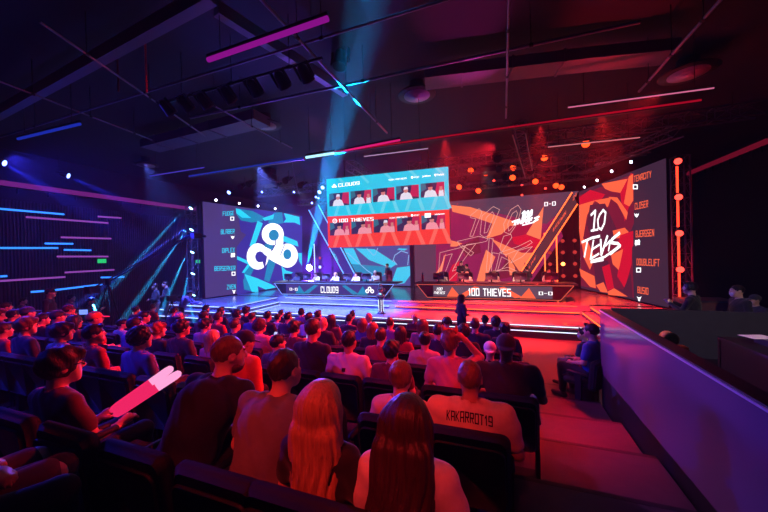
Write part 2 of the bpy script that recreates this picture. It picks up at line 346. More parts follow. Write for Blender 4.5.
# ---- back wall, orange half
YW = 18.9
def back(P_, x0, x1): pass
def onw(x, y): return onY(x, y, YW)
xr = onw(579, 192).x; xm = onw(414.5, 256).x; xc = onw(411, 256).x; xl = onw(316, 256).x
zt = onw(571, 191.5).z
P = screen_thing('led_wall', 'wide stage-back screen with orange shards and outlined lettering behind the orange desk', ((xm, YW, .86), (onw(520, 285).x, YW, .86), (xr, YW, zt), (xm, YW, zt)), .3)
P.ab([(0, 0), (onw(520, 285).x - xm, 0), (xr - xm, zt - .86), (0, zt - .86)], 0)
q = Q(440, 185, 731 / 150.)
BM = [emat('scr_mauve_grey', (86, 58, 82)), RWM[1], emat('scr_salmon', (255, 125, 85), 1.05), RWM[3], emat('scr_magenta', (140, 30, 80)), emat('scr_line', (240, 175, 165), 1.0), LWM[5], emat('scr_crimson', (165, 22, 60))]
for mi, s in ((4, '0,110 60,105 250,130 420,170 520,190 560,150 600,250 440,480 -20,480 -20,300'), (7, '250,150 420,180 520,250 470,330 380,330 250,260'), (2, '55,98 150,108 250,140 370,180 360,200 260,190 160,155 60,130'), (2, '265,165 345,195 300,240 225,262 250,200'),
              (2, '420,240 505,105 490,268'), (3, '350,255 420,240 500,270 470,310 400,300 360,285'), (2, '250,262 420,340 400,440 330,360'), (2, '395,330 465,330 430,390 400,370'), (1, '330,340 400,440 280,460'), (2, '225,315 270,350 250,400 210,480 175,480 200,390'),
              (3, '60,390 95,370 80,480 20,480'), (2, '55,270 110,285 80,300 50,300'), (2, '0,400 30,330 10,420 -20,430'), (1, '95,300 190,250 200,330 130,350'), (2, '330,340 365,400 370,440 340,440')):
    art(P, q, mi, s)
wpart('picture', P.mb, BM, P.root)
ol = MB()
for s in ('148,150 190,115 205,130 160,250 145,250 175,165 150,160', '205,150 260,105 290,120 240,245 215,255 195,240', '225,160 255,130 265,145 230,230 215,235', '310,190 345,120 380,98 395,120 375,190 340,240 315,230', '330,190 352,140 372,125 378,140 355,205 335,225',
          '85,275 190,250 235,262 225,275 100,300', '110,295 165,330 150,345 105,305', '0,330 120,300 60,420 110,400 40,470 -10,470', '130,290 175,285 90,400 70,400', '20,345 60,335 20,440 0,440', '240,260 260,262 240,420 225,420', '255,330 290,335 265,440 250,440', '310,250 345,240 350,255 300,330 290,310',
          '290,330 320,340 420,300 450,280 440,270 380,300', '270,420 330,400 420,440 400,450 330,415', '380,320 450,300 400,350 345,380', '300,350 340,370 300,410 280,420'):
    P.line(mp(q, s), .026, 5, True, ol)
wpart('outlined_lettering', ol, BM, P.root)['label'] = 'thin pink outlines of large letters'
sm = MB()
P.text('0-0', q(508, 104), q(564, 100), 20 / 4.873, 6, sm, .05)
for pts, w in (('402,140 412,128 402,165', .1), ('418,140 430,126 428,150 415,162 416,140', .09), ('436,138 448,122 446,146 432,158 434,138', .09), ('352,180 388,168', .09), ('372,174 364,194', .1), ('384,172 378,190', .09), ('382,182 396,178', .08), ('398,172 392,188', .09), ('404,172 402,188', .08), ('402,172 414,170', .07), ('403,180 412,178', .07), ('418,168 420,184 430,164', .09), ('436,164 432,182', .08), ('436,166 450,160', .08), ('434,174 446,170', .08), ('482,154 462,162 476,168 456,180', .09), ('402,196 456,182', .07)):
    P.line(mp(q, pts), w, 6, mb=sm)
wpart('score_and_logo', sm, BM, P.root)['label'] = 'white score digits and brush logo'
# ---- back wall, blue half
P = screen_thing('led_wall', 'wide stage-back screen with cyan shards and thin outlines behind the blue desk', ((onw(354, 285).x, YW, .86), (xc, YW, .86), (xc, YW, zt), (xl, YW, zt)), .3)
P.ab([(onw(354, 285).x - P.o.x, 0), (xc - P.o.x, 0), (xc - P.o.x, zt - .86), (xl - P.o.x, zt - .86)], 0)
q = Q(296, 180, 577 / 124.)
CM = [emat('scr_slate', (76, 78, 150)), LWM[1], emat('scr_aqua', (56, 200, 240), 1.05), LWM[3], emat('scr_line_blue', (150, 205, 255), .9), LWM[5]]
for mi, s in ((2, '222,318 268,318 310,410 268,420 245,385'), (2, '278,318 365,322 470,390 440,410 400,395 340,372'), (3, '250,390 440,405 420,440 330,480 215,440'), (2, '470,408 534,400 534,440 505,480 440,490'), (2, '480,318 520,320 505,328 470,324')):
    art(P, q, mi, s)
ol = MB()
for s in ('205,345 240,340 330,420 360,440', '330,318 360,350 370,345 380,318', '450,380 460,350 490,330 520,340', '455,375 470,395', '520,395 525,350'): P.line(mp(q, s), .05, 4, False, ol)
P.text('0-0', q(108, 189), q(143, 185), 13 / 4.65, 5, ol, .05)
wpart('picture', P.mb, CM, P.root); wpart('outlined_lettering', ol, CM, P.root)
# dark column between the two halves and dark backing of the openings
struct('trim_1', MB().box(((xm + xc) / 2, YW - .05, 2.9), (abs(xm - xc) - .01, .5, 5.2)), mat('purple_black', (30, 20, 45), .6))
# ---- slanted banner frames
def banner(label, cs, txts, emm, Y, fills, tmm, pxs):
    c = [onY(x, y, Y) for x, y in cs]; root = thing('slanted_banner', label, 'banner', (sum(p.x for p in c) / 4, Y, min(p.z for p in c)))
    wpart('banner_body', MB().prism(c, (0, .25, 0)), BLK2, root)
    Pn = Panel((0, Y, 0), (1, 0, 0), (0, 0, 1)); Pn.root = root; Pn.poly(cs, 0); wpart('banner_face', Pn.mb, fills, root)
    for (i, j) in ((0, 3), (1, 2)): wpart('light_edge', MB().tube(c[i] + Vector((0, -.03, 0)), c[j] + Vector((0, -.03, 0)), .03, n=6), emm, root)
    t = MB()
    for s, p0, p1, h in txts: Pn.text(s, p0, p1, h, 0, t, .04)
    wpart('lettering', t, tmm, root)
q = Q(530, 180, 768 / 90.)
banner('slanted dark banner with orange glowing edges beside the orange brush-lettered side screen', [(513, 284.5), (524.5, 284.5), (577.5, 204), (572, 192.4)], [('#100WIN', (552.8, 232.5), (566, 214), 3.6), ('LIVE', (529, 269), (536, 258), 3), ('24', (573, 201), (576.5, 196), 4)], EO, 18.3, emat('scr_brown', (84, 46, 56)), RWM[2], None)
banner('slanted dark banner with blue glowing edges beside the white cloud logo screen', [(349.5, 284), (360, 284), (318, 204), (309, 210)], [('#C9', (328, 238), (333, 246), 3.2), ('WIN', (333.5, 254), (338, 262), 3)], emat('led_cyan', (90, 160, 255), 2.5), 18.3, emat('scr_navy', (60, 45, 140)), CM[2], None)
# ---- hanging centre screen
c4 = [Vector(p) for p in (atD(328.3, 246.8, 13.55), atD(450.2, 244.8, 12.05))]
zb = (c4[0].z + c4[1].z) / 2; c4 = [Vector((p.x, p.y, zb)) for p in c4]; hh = (atD(449, 166, 12.05).z - zb + atD(328, 180, 13.55).z - zb) / 2
P = screen_thing('hanging_screen', 'big hanging screen above the stage, light blue upper half and red lower half', (c4[0], c4[1], c4[1] + Vector((0, 0, hh)), c4[0] + Vector((0, 0, hh))), .3)
W = (c4[1] - c4[0]).length
HM = [emat('scr_sky', (10, 196, 232), 1.05), emat('scr_coral', (242, 60, 52), 1.05), emat('scr_sky_pale', (90, 212, 240), 1.0), emat('scr_coral_pale', (250, 105, 92), 1.0), LWM[5], emat('scr_photo_dark', (44, 40, 84)), emat('scr_photo_red', (190, 36, 84)), emat('scr_photo_white', (225, 225, 240)), emat('scr_skin', (205, 130, 125)), emat('scr_photo_teal', (40, 110, 140)), emat('scr_photo_hair', (50, 25, 50)), emat('scr_photo_pink', (238, 150, 165))]
P.ab([(0, hh * .455), (W, hh * .445), (W, hh), (0, hh)], 0); P.ab([(0, 0), (W, 0), (W, hh * .445), (0, hh * .455)], 1)
for k in range(5):
    x = W * (.06 + .2 * k)
    P.ab([(x, hh * .46), (x + .14, hh * .46), (x + .5, hh * .78), (x + .36, hh * .78)], 2); P.ab([(x + .82, hh * .46), (x + .68, hh * .46), (x + .36, hh * .78), (x + .5, hh * .78)], 2)
    P.ab([(x - .1, 0), (x + .06, 0), (x + .42, hh * .32), (x + .26, hh * .32)], 3); P.ab([(x + .82, 0), (x + .64, 0), (x + .28, hh * .32), (x + .42, hh * .32)], 3)
    P.ab([(x + .2, hh), (x + .34, hh), (x + .62, hh * .9), (x + .54, hh * .88)], 2)
wpart('picture', P.mb, HM, P.root); ph = MB()
rg = random.Random(4)
for row, (b0, hb, mi) in enumerate(((.60, .185, 7), (.175, .185, 11))):
    for k in range(5):
        x0 = W * (.022 + .192 * k); w = W * .178; y0 = hh * (b0 + .006 * k); h = hh * hb
        ph = MB(); P.ab([(x0, y0), (x0 + w, y0), (x0 + w, y0 + h), (x0, y0 + h)], 5, ph)
        P.ab([(x0 + w * .6, y0 + h * .2), (x0 + w, y0 + h * .1), (x0 + w, y0 + h), (x0 + w * .7, y0 + h)], 6, ph); P.ab([(x0, y0 + h * .4), (x0 + w * .25, y0 + h * .6), (x0 + w * .2, y0 + h), (x0, y0 + h)], 9, ph)
        cx = x0 + w * rg.uniform(.4, .6)
        P.ab([(cx - w * .28, y0), (cx + w * .3, y0), (cx + w * .2, y0 + h * .4), (cx + w * .07, y0 + h * .52), (cx - w * .08, y0 + h * .52), (cx - w * .22, y0 + h * .38)], mi, ph)
        P.ab([(cx + w * .1 * math.cos(2 * PI * i / 12), y0 + h * .66 + h * .2 * math.sin(2 * PI * i / 12)) for i in range(12)], 8, ph)
        P.ab([(cx - w * .1, y0 + h * .7), (cx + w * .1, y0 + h * .72), (cx + w * .07, y0 + h * .9), (cx - w * .06, y0 + h * .9)], 10 if (k + row) % 3 else 7, ph)
        if k in (1, 4) or row:
            P.ab([(x0 + w * .75, y0), (x0 + w * .98, y0), (x0 + w * .95, y0 + h * .45), (x0 + w * .78, y0 + h * .45)], 11 if row else 7, ph); P.ab([(x0 + w * .8, y0 + h * .4), (x0 + w * .92, y0 + h * .4), (x0 + w * .92, y0 + h * .7), (x0 + w * .8, y0 + h * .7)], 8, ph)
        wpart('player_photo', ph, HM, P.root)
P.L += .5; q = Q(320, 160, 757 / 136.)
def tpart(name, f, lab=None):
    t = MB(); f(t); o_ = wpart(name, t, HM, P.root)
    if lab: o_['label'] = lab
tpart('team_name', lambda t: P.text('CLOUD9', q(104, 152), q(222, 138), 19 / 5.566, 4, t, .06), 'white team name on light blue'); tpart('team_name', lambda t: P.text('100 THIEVES', q(106, 348), q(300, 338), 19 / 5.566, 4, t, .06), 'white team name on red')
def _cl(t):
    for c in ((82, 140, 6), (74, 150, 6), (90, 149, 6)): P.disc(q(c[0], c[1]), c[2] / 5.566, 4, 10, mb=t)
    P.line([q(74, 150), q(90, 149)], .06, 4, mb=t)
tpart('team_emblem', _cl, 'small white cloud emblem')
def _em(t): P.disc(q(85, 340), 13 / 5.566, 4, 14, mb=t); P.disc(q(85, 340), 9.5 / 5.566, 1, 14, mb=t); P.text('10', q(79, 345), q(91, 344), 9 / 5.566, 4, t, .06)
tpart('team_emblem', _em, 'small round white emblem')
for yy, mi_ in ((0, 0), (211, 1)):
    tpart('partner_line', lambda t: P.text('TEAM PARTNERS', q(383 + mi_ * 4, 118 + yy), q(484 + mi_ * 4, 107 + yy + mi_ * 3), 9 / 5.566, 4, t, .04))
    def _p(t): P.disc(q(514, 98 + yy), 7 / 5.566, 4, 10, mb=t); P.text('AT&T', q(524, 103 + yy), q(554, 100 + yy), 9 / 5.566, 4, t, .04)
    tpart('partner_logo', _p)
tpart('partner_logo', lambda t: P.text('Jollibee', q(570, 100), q(617, 95), 12 / 5.566, 4, t, .03))
def _tw(t): art(P, q, 4, '636,80 650,78 646,92 640,92', t); P.text('Twitch', q(652, 90), q(690, 86), 11 / 5.566, 4, t, .03)
tpart('partner_logo', _tw)
def _bx(t): art(P, q, 4, '584,298 618,296 618,320 584,322', t); P.text('10', q(592, 315), q(610, 314), 10 / 5.566, 1, t, .04)
tpart('partner_logo', _bx, 'white square logo'); tpart('partner_logo', lambda t: P.text('lululemon', q(640, 308), q(694, 303), 9 / 5.566, 4, t, .03))
for i in (0.15, .85):
    p = c4[0].lerp(c4[1], i) + Vector((0, 0, hh)) - P.n * .15
    wpart('hanger', MB().tube(p, (p.x, p.y, ZC), .025, n=6), BLK2, P.root)
CS = P; CSN = P.n.copy()
# ================================================================== CEILING AND RIG
PIPEM = mat('pipe_paint', (120, 116, 130), .45, .3); DUCTM = mat('duct_metal', (96, 92, 104), .55, .3, .1, 6)
BEAMM = mat('steel_beam', (110, 108, 122), .5, .2)
def rod(name, label, cat, p, q, r, m, group=None, box=None, clamps=0):
    p = Vector(p); q = Vector(q); c = (p + q) / 2; o = thing(name, label, cat, tuple(c), 0, group)
    mb = MB()
    if box:
        d = (q - p); x, y, z = basis(d); side = Vector((-d.y, d.x, 0)).normalized(); R = Matrix((d.normalized(), side, d.normalized().cross(side))).transposed()
        mb.box((0, 0, 0), (d.length, box[0], box[1]), 0, R)
    else: mb.tube(p - c, q - c, r, n=8)
    mb.obj('pipe' if not box else 'body', m, o)
    for i in range(clamps):
        t = (i + .5) / clamps; a = p.lerp(q, t) - c
        MB().tube(a, (a.x, a.y, ZC - c.z), .008, n=5).obj('hanger_rod', BLK2, o)
        MB().tube(a - (q - p).normalized() * .03, a + (q - p).normalized() * .03, r * 1.5 if not box else .03, n=8).obj('clamp', BLK2, o)
    return o
ZP = 6.15
def zz(s, z): return [onZ(*map(float, t.split(',')), z) for t in s.split()]
def pipe(label, s, z=ZP, r=.024, m=None, cl=3):
    p, q = zz(s, z); return rod('ceiling_pipe', label, 'pipe', p, q, r, m or PIPEM, 'bare pipes under the ceiling', None, cl)
pipe('thin ceiling pipe running toward the stage, ending above the hanging screen', '258,-4 387,133')
pipe('thin straight ceiling pipe running toward the stage over the middle', '509,-4 506,118', 6.2, .02)
pipe('thin reddish ceiling pipe running toward the stage beside the largest round vent', '724,-4 639,91.6')
pipe('long pipe crossing the ceiling above the lilac tube light', '-6,139 455,-3', 6.3, .02)
pipe('long pipe crossing the ceiling just above the violet air duct', '190,118 640,22', 6.3, .026)
pipe('thin pipe running toward the stage over the dark blue corner', '40,22 205,136', 6.3, .018)
pipe('thin pipe crossing the dark blue corner below the lamp bar', '-4,80 152,140', 6.3, .018)
pipe('slim pipe running toward the stage above the left-hand air vent', '190,93 292,148', 6.3, .018)
# beams and ducts
p, q = zz('-6,116 212,-6', 6.6); rod('ceiling_beam', 'wide dim blue steel beam across the dark corner of the ceiling', 'beam', p, q, 0, BEAMM, None, (.16, .22))
p, q = zz('216,8 345,92', 6.6); rod('ceiling_beam', 'short steel beam running toward the stage beside the lilac tube light', 'beam', p, q, 0, BEAMM, None, (.14, .2))
p, q = zz('425,79 586,60', 6.6); o = rod('air_duct', 'flat air duct reaching from the middle air vent to the red side', 'duct', p, q, 0, DUCTM, None, (.5, .22))
q2 = zz('668,52', 6.6)[0]; d = q2 - q; c = (q + q2) / 2; side = Vector((-d.y, d.x, 0)).normalized(); R = Matrix((d.normalized(), side, d.normalized().cross(side))).transposed()
wpart('duct_section', MB().box(c, (d.length + .1, .5, .22), 0, R), DUCTM, o)
for t in (.25, .55, .85):
    a = p.lerp(q, t); e = (q - p).normalized(); s2 = Vector((-e.y, e.x, 0)); R2 = Matrix((e, s2, e.cross(s2))).transposed()
    wpart('seam_flange', MB().box(a, (.04, .54, .26), 0, R2), DUCTM, o)
p, q = zz('150,146 262,118', 6.65); o = rod('air_duct', 'flat blue-lit air duct behind the left air vent', 'duct', p, q, 0, DUCTM, None, (.6, .25))
for t in (.15, .4, .65):
    a = p.lerp(q, t); e = (q - p).normalized(); s2 = Vector((-e.y, e.x, 0)); R2 = Matrix((e, s2, e.cross(s2))).transposed()
    wpart('seam_flange', MB().box(a, (.04, .64, .29), 0, R2), DUCTM, o)
VENTM = mat('vent_paint', (150, 146, 158), .5)
# round ceiling diffusers
def diffuser(label, x, y, z=6.7, r=.43):
    p = onZ(x, y, z); o = thing('air_vent', label, 'vent', tuple(p), 0, 'round air vents')
    MB().lathe([(r * 1.04, -.012), (r * 1.05, .0), (r, .02), (r * .9, .05), (r * .5, .07), (r * .4, .07)], 28).obj('housing', BLACK, o)
    for k, (rr, zz_) in enumerate(((.94, 0), (.72, -.03), (.48, -.055), (.24, -.075))):
        MB().lathe([(rr * r, zz_), (rr * r, zz_ + .012), (rr * r * .8, zz_ + .05), (rr * r * .78, zz_ + .045), (rr * r * .97, zz_ - .005)], 28).obj('vent_ring', VENTM, o)
    MB().tube((0, 0, .06), (0, 0, ZC - z), r * .4, n=16).obj('neck', BLACK, o)
diffuser('round air vent in the middle of the ceiling, end of the violet duct', 417, 95)
diffuser('round blue-lit air vent above the cloud-logo screen', 265, 125)
diffuser('round red-lit air vent, the largest, near the end of the flat duct', 688, 73, 6.7, .49)
diffuser('round red-lit air vent small above the orange side screen', 602.5, 163, 6.7, .47)
diffuser('round dim blue air vent over the dark wall with light bars', 146, 165, 6.7, .42)
# tube lights
def tube(label, s, z, m, r=.03):
    p, q = zz(s, z); c = (p + q) / 2; o = thing('tube_light', label, 'tube light', tuple(c), 0, 'slim tube lights under the ceiling'); d = q - p
    MB().tube(p - c, q - c, r, n=8).obj('tube', m, o); u = Vector((0, 0, r * 1.9)); MB().tube(p - c + u, q - c + u, r * .9, n=4).obj('housing', BLK2, o)
    for t in (.12, .88):
        a = p.lerp(q, t) - c; MB().tube(a + u, (a.x, a.y, ZC - c.z), .006, n=5).obj('hanger_rod', BLK2, o)
tube('lilac tube light crossing the lamp bar', '208,60 328,18.5', 5.9, emat('tube_lilac', (150, 20, 150), .75), .035)
tube('dim blue tube light in the dark corner', '18,139 80,124', 5.9, emat('tube_blue', (30, 50, 190), .7), .03)
tube('faint blue tube light beside the round blue-lit vent', '150,176 204,167.5', 5.9, emat('tube_blue_violet', (70, 60, 190), .8), .02)
tube('bright white-cyan tube light above the hanging screen', '306,157.5 335,153', 5.6, emat('tube_cyan', (170, 235, 255), 1.5), .035)
tube('pink tube light just past the white-cyan one', '338,152 400,140', 5.6, emat('tube_pink', (225, 30, 120), .9), .025)
tube('pale pink tube light high above the orange side screen', '568,107.5 714,88', 5.9, emat('tube_pale', (215, 110, 150), .9), .014)
tube('slim white tube light hanging below the long red bar at the middle', '364,156.5 428,148.5', 5.4, emat('tube_white', (190, 160, 200), .8), .012)
tube('slim pale tube light among the red lamps of the rig', '548,147 640,137.5', 5.6, emat('tube_rose', (205, 120, 130), .9), .014)
# long rail of the front rig
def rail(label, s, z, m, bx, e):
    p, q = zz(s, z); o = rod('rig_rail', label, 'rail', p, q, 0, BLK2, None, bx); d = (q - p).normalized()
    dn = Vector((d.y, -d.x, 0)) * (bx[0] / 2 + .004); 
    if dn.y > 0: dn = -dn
    wpart('glow_face', MB().tube(p + dn, q + dn, .02, n=4), m, o); return p, q  # strip emits by itself in place of coloured light on the bar
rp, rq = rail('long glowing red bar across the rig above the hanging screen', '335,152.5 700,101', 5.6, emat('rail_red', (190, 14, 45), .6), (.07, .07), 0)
rail('blue-glowing front bar of the rig on the cloud side', '190,176.5 304,158.5', 5.6, emat('rail_blue', (40, 60, 200), .6), (.07, .07), 0)
# wall ledge bars, the coloured light on them put in as emission
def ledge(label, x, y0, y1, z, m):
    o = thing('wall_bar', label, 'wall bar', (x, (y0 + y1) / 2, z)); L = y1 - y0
    MB().box((0, 0, 0), (.12, L, .16)).obj('bar', m or emat('bar_purple_glow', (120, 36, 120), .75), o)
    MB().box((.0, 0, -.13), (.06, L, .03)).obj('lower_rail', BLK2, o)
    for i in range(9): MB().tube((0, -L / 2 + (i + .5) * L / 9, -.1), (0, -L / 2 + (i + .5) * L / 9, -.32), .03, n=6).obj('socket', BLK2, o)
a = onX(0, 186, XL + .5); b = onX(195, 207, XL + .5)
ledge('long purple-glowing bar high along the slatted wall of light bars', XL + .5, a.y, b.y, (a.z + b.z) / 2, None)
a = onX(768, 143, 8.6); b = onX(688, 172, 8.6); ledge('red-glowing bar high on the black side wall behind the partition', 8.6, a.y, b.y, (a.z + b.z) / 2, emat('bar_red_glow', (110, 14, 36), .8))
# lattice trusses
def truss(label, p, q, w=.34, m=None):
    p = Vector(p); q = Vector(q); c = (p + q) / 2; o = thing('lattice_truss', label, 'truss', tuple(c), 0); d = (q - p).normalized(); s_ = Vector((-d.y, d.x, 0)).normalized() * w / 2; u = Vector((0, 0, w / 2))
    L = (q - p).length; n = max(2, int(L / .5)); m = m or TRM
    cor = [s_ + u, -s_ + u, -s_ - u, s_ - u]
    for k in cor: MB().tube(p - c + k, q - c + k, .022, n=6).obj('chord', m, o)
    z = MB()
    for i in range(n):
        a = p - c + d * (L * i / n); b = p - c + d * (L * (i + 1) / n)
        for j in range(4):
            k1, k2 = cor[j], cor[(j + 1) % 4]; z.tube(a + k1, b + k2, .011, n=4, cap=False); z.tube(a + k1, a + k2, .011, n=4, cap=False)
    z.obj('lacing', m, o)
    for t in (.1, .9): MB().tube(p.lerp(q, t) - c + u, p.lerp(q, t) - c + Vector((0, 0, ZC - c.z)), .01, n=5).obj('hanger_rod', BLK2, o)
TRM = mat('truss_metal', (92, 88, 98), .45, .5)
truss('lattice truss carrying the hanging screen', (-3.6, 12.95, 6.55), (2.2, 12.95, 6.55))
truss('lattice truss crossing the rig over the orange desk', (-2.2, 14.2, 6.5), (5.2, 14.2, 6.5))
truss('lattice truss crossing the rig over the blue desk', (-13, 14.2, 6.5), (-4.2, 14.2, 6.5))
truss('lattice truss along the top of the orange side screen', (3.6, 16.6, 6.5), (5.3, 12.4, 6.5))
truss('lattice truss running toward the stage above the red partition side', (.6, 10, 6.5), (1.4, 16.4, 6.5))
truss('lattice truss running toward the stage beside the hanging screen, cloud side', (-5.4, 11, 6.4), (-5.6, 16.4, 6.4))
truss('lattice truss high at the very back of the stage', (-12.5, 17.6, 6.45), (4.5, 17.6, 6.45))
truss('lattice truss near the camera over the orange side', (1.0, 11.2, 6.45), (6.5, 11.2, 6.45))
# speaker clusters hung in the rig
def speaker_cluster(label, p, n, yaw):
    o = thing('hung_speaker_array', label, 'speaker', p, yaw)
    for i in range(n):
        R = Matrix.Rotation(-.06 * i, 3, 'X'); c_ = MB().box((0, .02 * i * i * .3, -.26 * i), (.62, .4, .24), 0, R).obj('speaker_box', BLACK, o)
        MB().box((0, -.205 + .02 * i * i * .3, -.26 * i), (.56, .012, .2), 0, R).obj('grille', mat('grille', (46, 44, 52), .7), c_)
    for sx in (-.25, .25): MB().tube((sx, 0, .1), (sx, 0, ZC - p[2]), .012, n=5).obj('hanger_rod', BLK2, o)
speaker_cluster('dark hung speaker boxes over the orange desk', tuple(atD(488, 158, 13.2)), 3, 0)
speaker_cluster('dark hung speaker boxes over the cloud-logo screen', tuple(atD(268, 172, 14.5)), 3, 0)
# ------------------------------------------------------------------ stage lamps
_fx = {}
ORDN = ['nearest the hanging screen', 'second', 'third', 'fourth', 'fifth', 'sixth', 'seventh', 'eighth', 'ninth', 'lowest', 'eleventh', 'twelfth', 'thirteenth', 'fourteenth', 'last']
def fixture(label, p, tgt, lens, kind='par', group='lamps of the stage rig', hang=True):
    """a moving-head/par lamp: body, yoke, lens, aimed at tgt"""
    k = (lens.name, kind); p = Vector(p)
    d = (Vector(tgt) - p).normalized()
    if k not in _fx:
        s = {'par': 1., 'small': .6, 'big': 1.35}[kind]; a, b, g = MB(), MB(), MB()
        a.lathe([(.05 * s, .26 * s), (.085 * s, .2 * s), (.1 * s, .08 * s), (.115 * s, 0), (.115 * s, -.02 * s), (.1 * s, -.015 * s)], 16)
        b.lathe([(.1 * s, -.012 * s), (.075 * s, -.03 * s), (.02 * s, -.038 * s)], 16)
        for sx in (-1, 1): g.box((sx * .135 * s, 0, .15 * s), (.02 * s, .05 * s, .24 * s))
        g.box((0, 0, .27 * s), (.29 * s, .05 * s, .02 * s))
        _fx[k] = (a.mesh('lamp_body', BLK2), b.mesh('lens', lens), g.mesh('yoke', BLK2))
    o = tag(place('stage_lamp', p), label, 'stage lamp', group); o.rotation_euler = (-d).to_track_quat('Z', 'Y').to_euler()
    for n, me in zip(('lamp_body', 'lens', 'yoke'), _fx[k]): link(n, me, o)
    if hang:
        inv = o.rotation_euler.to_matrix().inverted(); s = {'par': 1., 'small': .6, 'big': 1.35}[kind]
        MB().tube((0, 0, .27 * s), Vector((0, 0, .27 * s)) + inv @ Vector((0, 0, max(.05, ZC - p.z - .27 * s))) * .98, .012, n=5).obj('hanger_rod', BLK2, o)
    return o
LO = emat('lens_orange', (255, 72, 26), 3.); LR = emat('lens_red', (255, 60, 50), 4); LB = emat('lens_blue', (120, 150, 255), 6); LWh = emat('lens_white', (225, 235, 255), 10); LC = emat('lens_cyan', (150, 225, 255), 8); LD = emat('lens_off', (60, 40, 60), .05)
red = [(470.8, 170.5, 14), (485.6, 173, 14), (459.3, 187, 15), (478.5, 190.7, 15), (513.2, 167.8, 14), (512.7, 177.6, 14), (544.4, 157.6, 12.5), (535.4, 181.4, 14.5), (556, 185.5, 15), (561.4, 187, 15), (585.8, 143.7, 11)]
place_words = ['above the hanging screen corner', 'second along from the hanging screen', 'low and close to the hanging screen', 'low, second from the hanging screen', 'high over the middle of the orange desk', 'just under the lamp over the middle of the orange desk', 'bright and high over the score digits', 'over the outlined lettering, alone', 'left of the paired low lamps near the slanted banner', 'right of the paired low lamps near the slanted banner', 'highest and nearest in the red rig']
for (x, y, D), wd in zip(red, place_words):
    p = atD(x, y, D); fixture('orange glowing stage lamp ' + wd, p, p + Vector((-.25, -1, -.55)), LO, 'big', 'orange glowing lamps over the orange desk')
for (x, y, D), wd in zip([(494, 180.6, 15.5), (522, 184.7, 16), (545.5, 188.3, 16), (522, 195, 16.5)], ['beside the paired orange lamps', 'over the middle of the lettering screen', 'close to the score digits', 'lowest of the red pinpoints']):
    p = atD(x, y, D); fixture('small red pinpoint lamp ' + wd, p, p + Vector((-.1, -1, -.9)), LR, 'small', 'small red pinpoint lamps')
for (x, y, D), wd in zip([(229, 192.4, 15.5), (262, 192, 16), (294, 192, 16), (322.7, 187.5, 15.5), (319.5, 192, 15.6), (316, 197, 16), (312, 203, 16.3), (318.5, 198, 16.2)], ['over the player names', 'over the cloud logo', 'over the inner edge of the cloud screen', 'topmost of the cluster beside the hanging screen', 'second of the cluster beside the hanging screen', 'lower in the cluster beside the hanging screen', 'lowest of the cluster beside the hanging screen', 'small third of the cluster beside the hanging screen']):
    p = atD(x, y, D); fixture('blue-white stage lamp ' + wd, p, p + Vector((.1, -1, -.6)), LB, 'par' if D < 16 else 'small', 'blue-white lamps over the blue desk')
u = (LW2 - LW1).normalized()
for (x, y), wd in zip([(213.5, 203), (237, 206), (255.7, 208.5), (273, 211)], ['first from the outer end', 'second from the outer end', 'third and brightest', 'innermost']):
    dd = ray(x, y); P0 = Vector((LW1.x, LW1.y, 0)); n_ = Vector((u.y, -u.x, 0)); t = (P0 - EYEP).dot(n_) / dd.dot(n_); p = EYEP + dd * t + Vector((.18, 0, .14))
    fixture('white lamp on top of the cloud-logo screen, ' + wd, p, p + Vector((1, -.6, -.5)), LWh, 'small', 'white lamps on the cloud-logo screen', False)
u = (RW2 - RW1).normalized()
for (x, y), wd in zip([(588.8, 189.6), (602, 183), (617, 174), (637, 165)], ['innermost', 'second and brightest', 'third from inside', 'outermost']):
    dd = ray(x, y); n_ = Vector((u.y, -u.x, 0)); t = (Vector((RW1.x, RW1.y, 0)) - EYEP).dot(n_) / dd.dot(n_); p = EYEP + dd * t + Vector((-.18, 0, .14))
    fixture('white lamp on top of the orange brush-lettered screen, ' + wd, p, p + Vector((-1, -.6, -.5)), LWh, 'small', 'white lamps on the orange side screen', False)
for (x, y), wd in zip([(4, 163), (68, 175.7)], ['at the very edge of the dark wall', 'above the purple bar']):
    p = onX(x, y, XL + 1.5); fixture('blue beam lamp ' + wd, p, p + Vector((1, .9, -.45)), LB, 'par', 'blue beam lamps on the dark wall')
# lamp bar near the camera
p, q = zz('160,104 322,58', 6.1); bar = rod('lamp_bar', 'black bar carrying a row of eight dark lamps across the ceiling', 'pipe', p, q, .025, BLK2, None, None, 3)
for i, (x, y) in enumerate(((171.5, 103), (190, 99), (208, 96), (232, 90), (258, 83), (285, 75), (308, 68))):
    pp = zz(f'{x},{y-3}', 6.1)[0] - Vector((0, 0, .26)); 
    fixture('dark lamp on the lamp bar, ' + ['first and red-lit', 'second and red-lit', 'third', 'fourth', 'fifth', 'sixth', 'last, nearest the lilac tube'][i], pp, pp + Vector((.1, .75, -.66)), LD, 'par', 'dark lamps on the ceiling bar', False)
p = atD(339.5, 66, 6.2); fixture('single dark spotlight hanging beside the blue beam', p, p + Vector((0, -.2, -1)), LD, 'big', None)
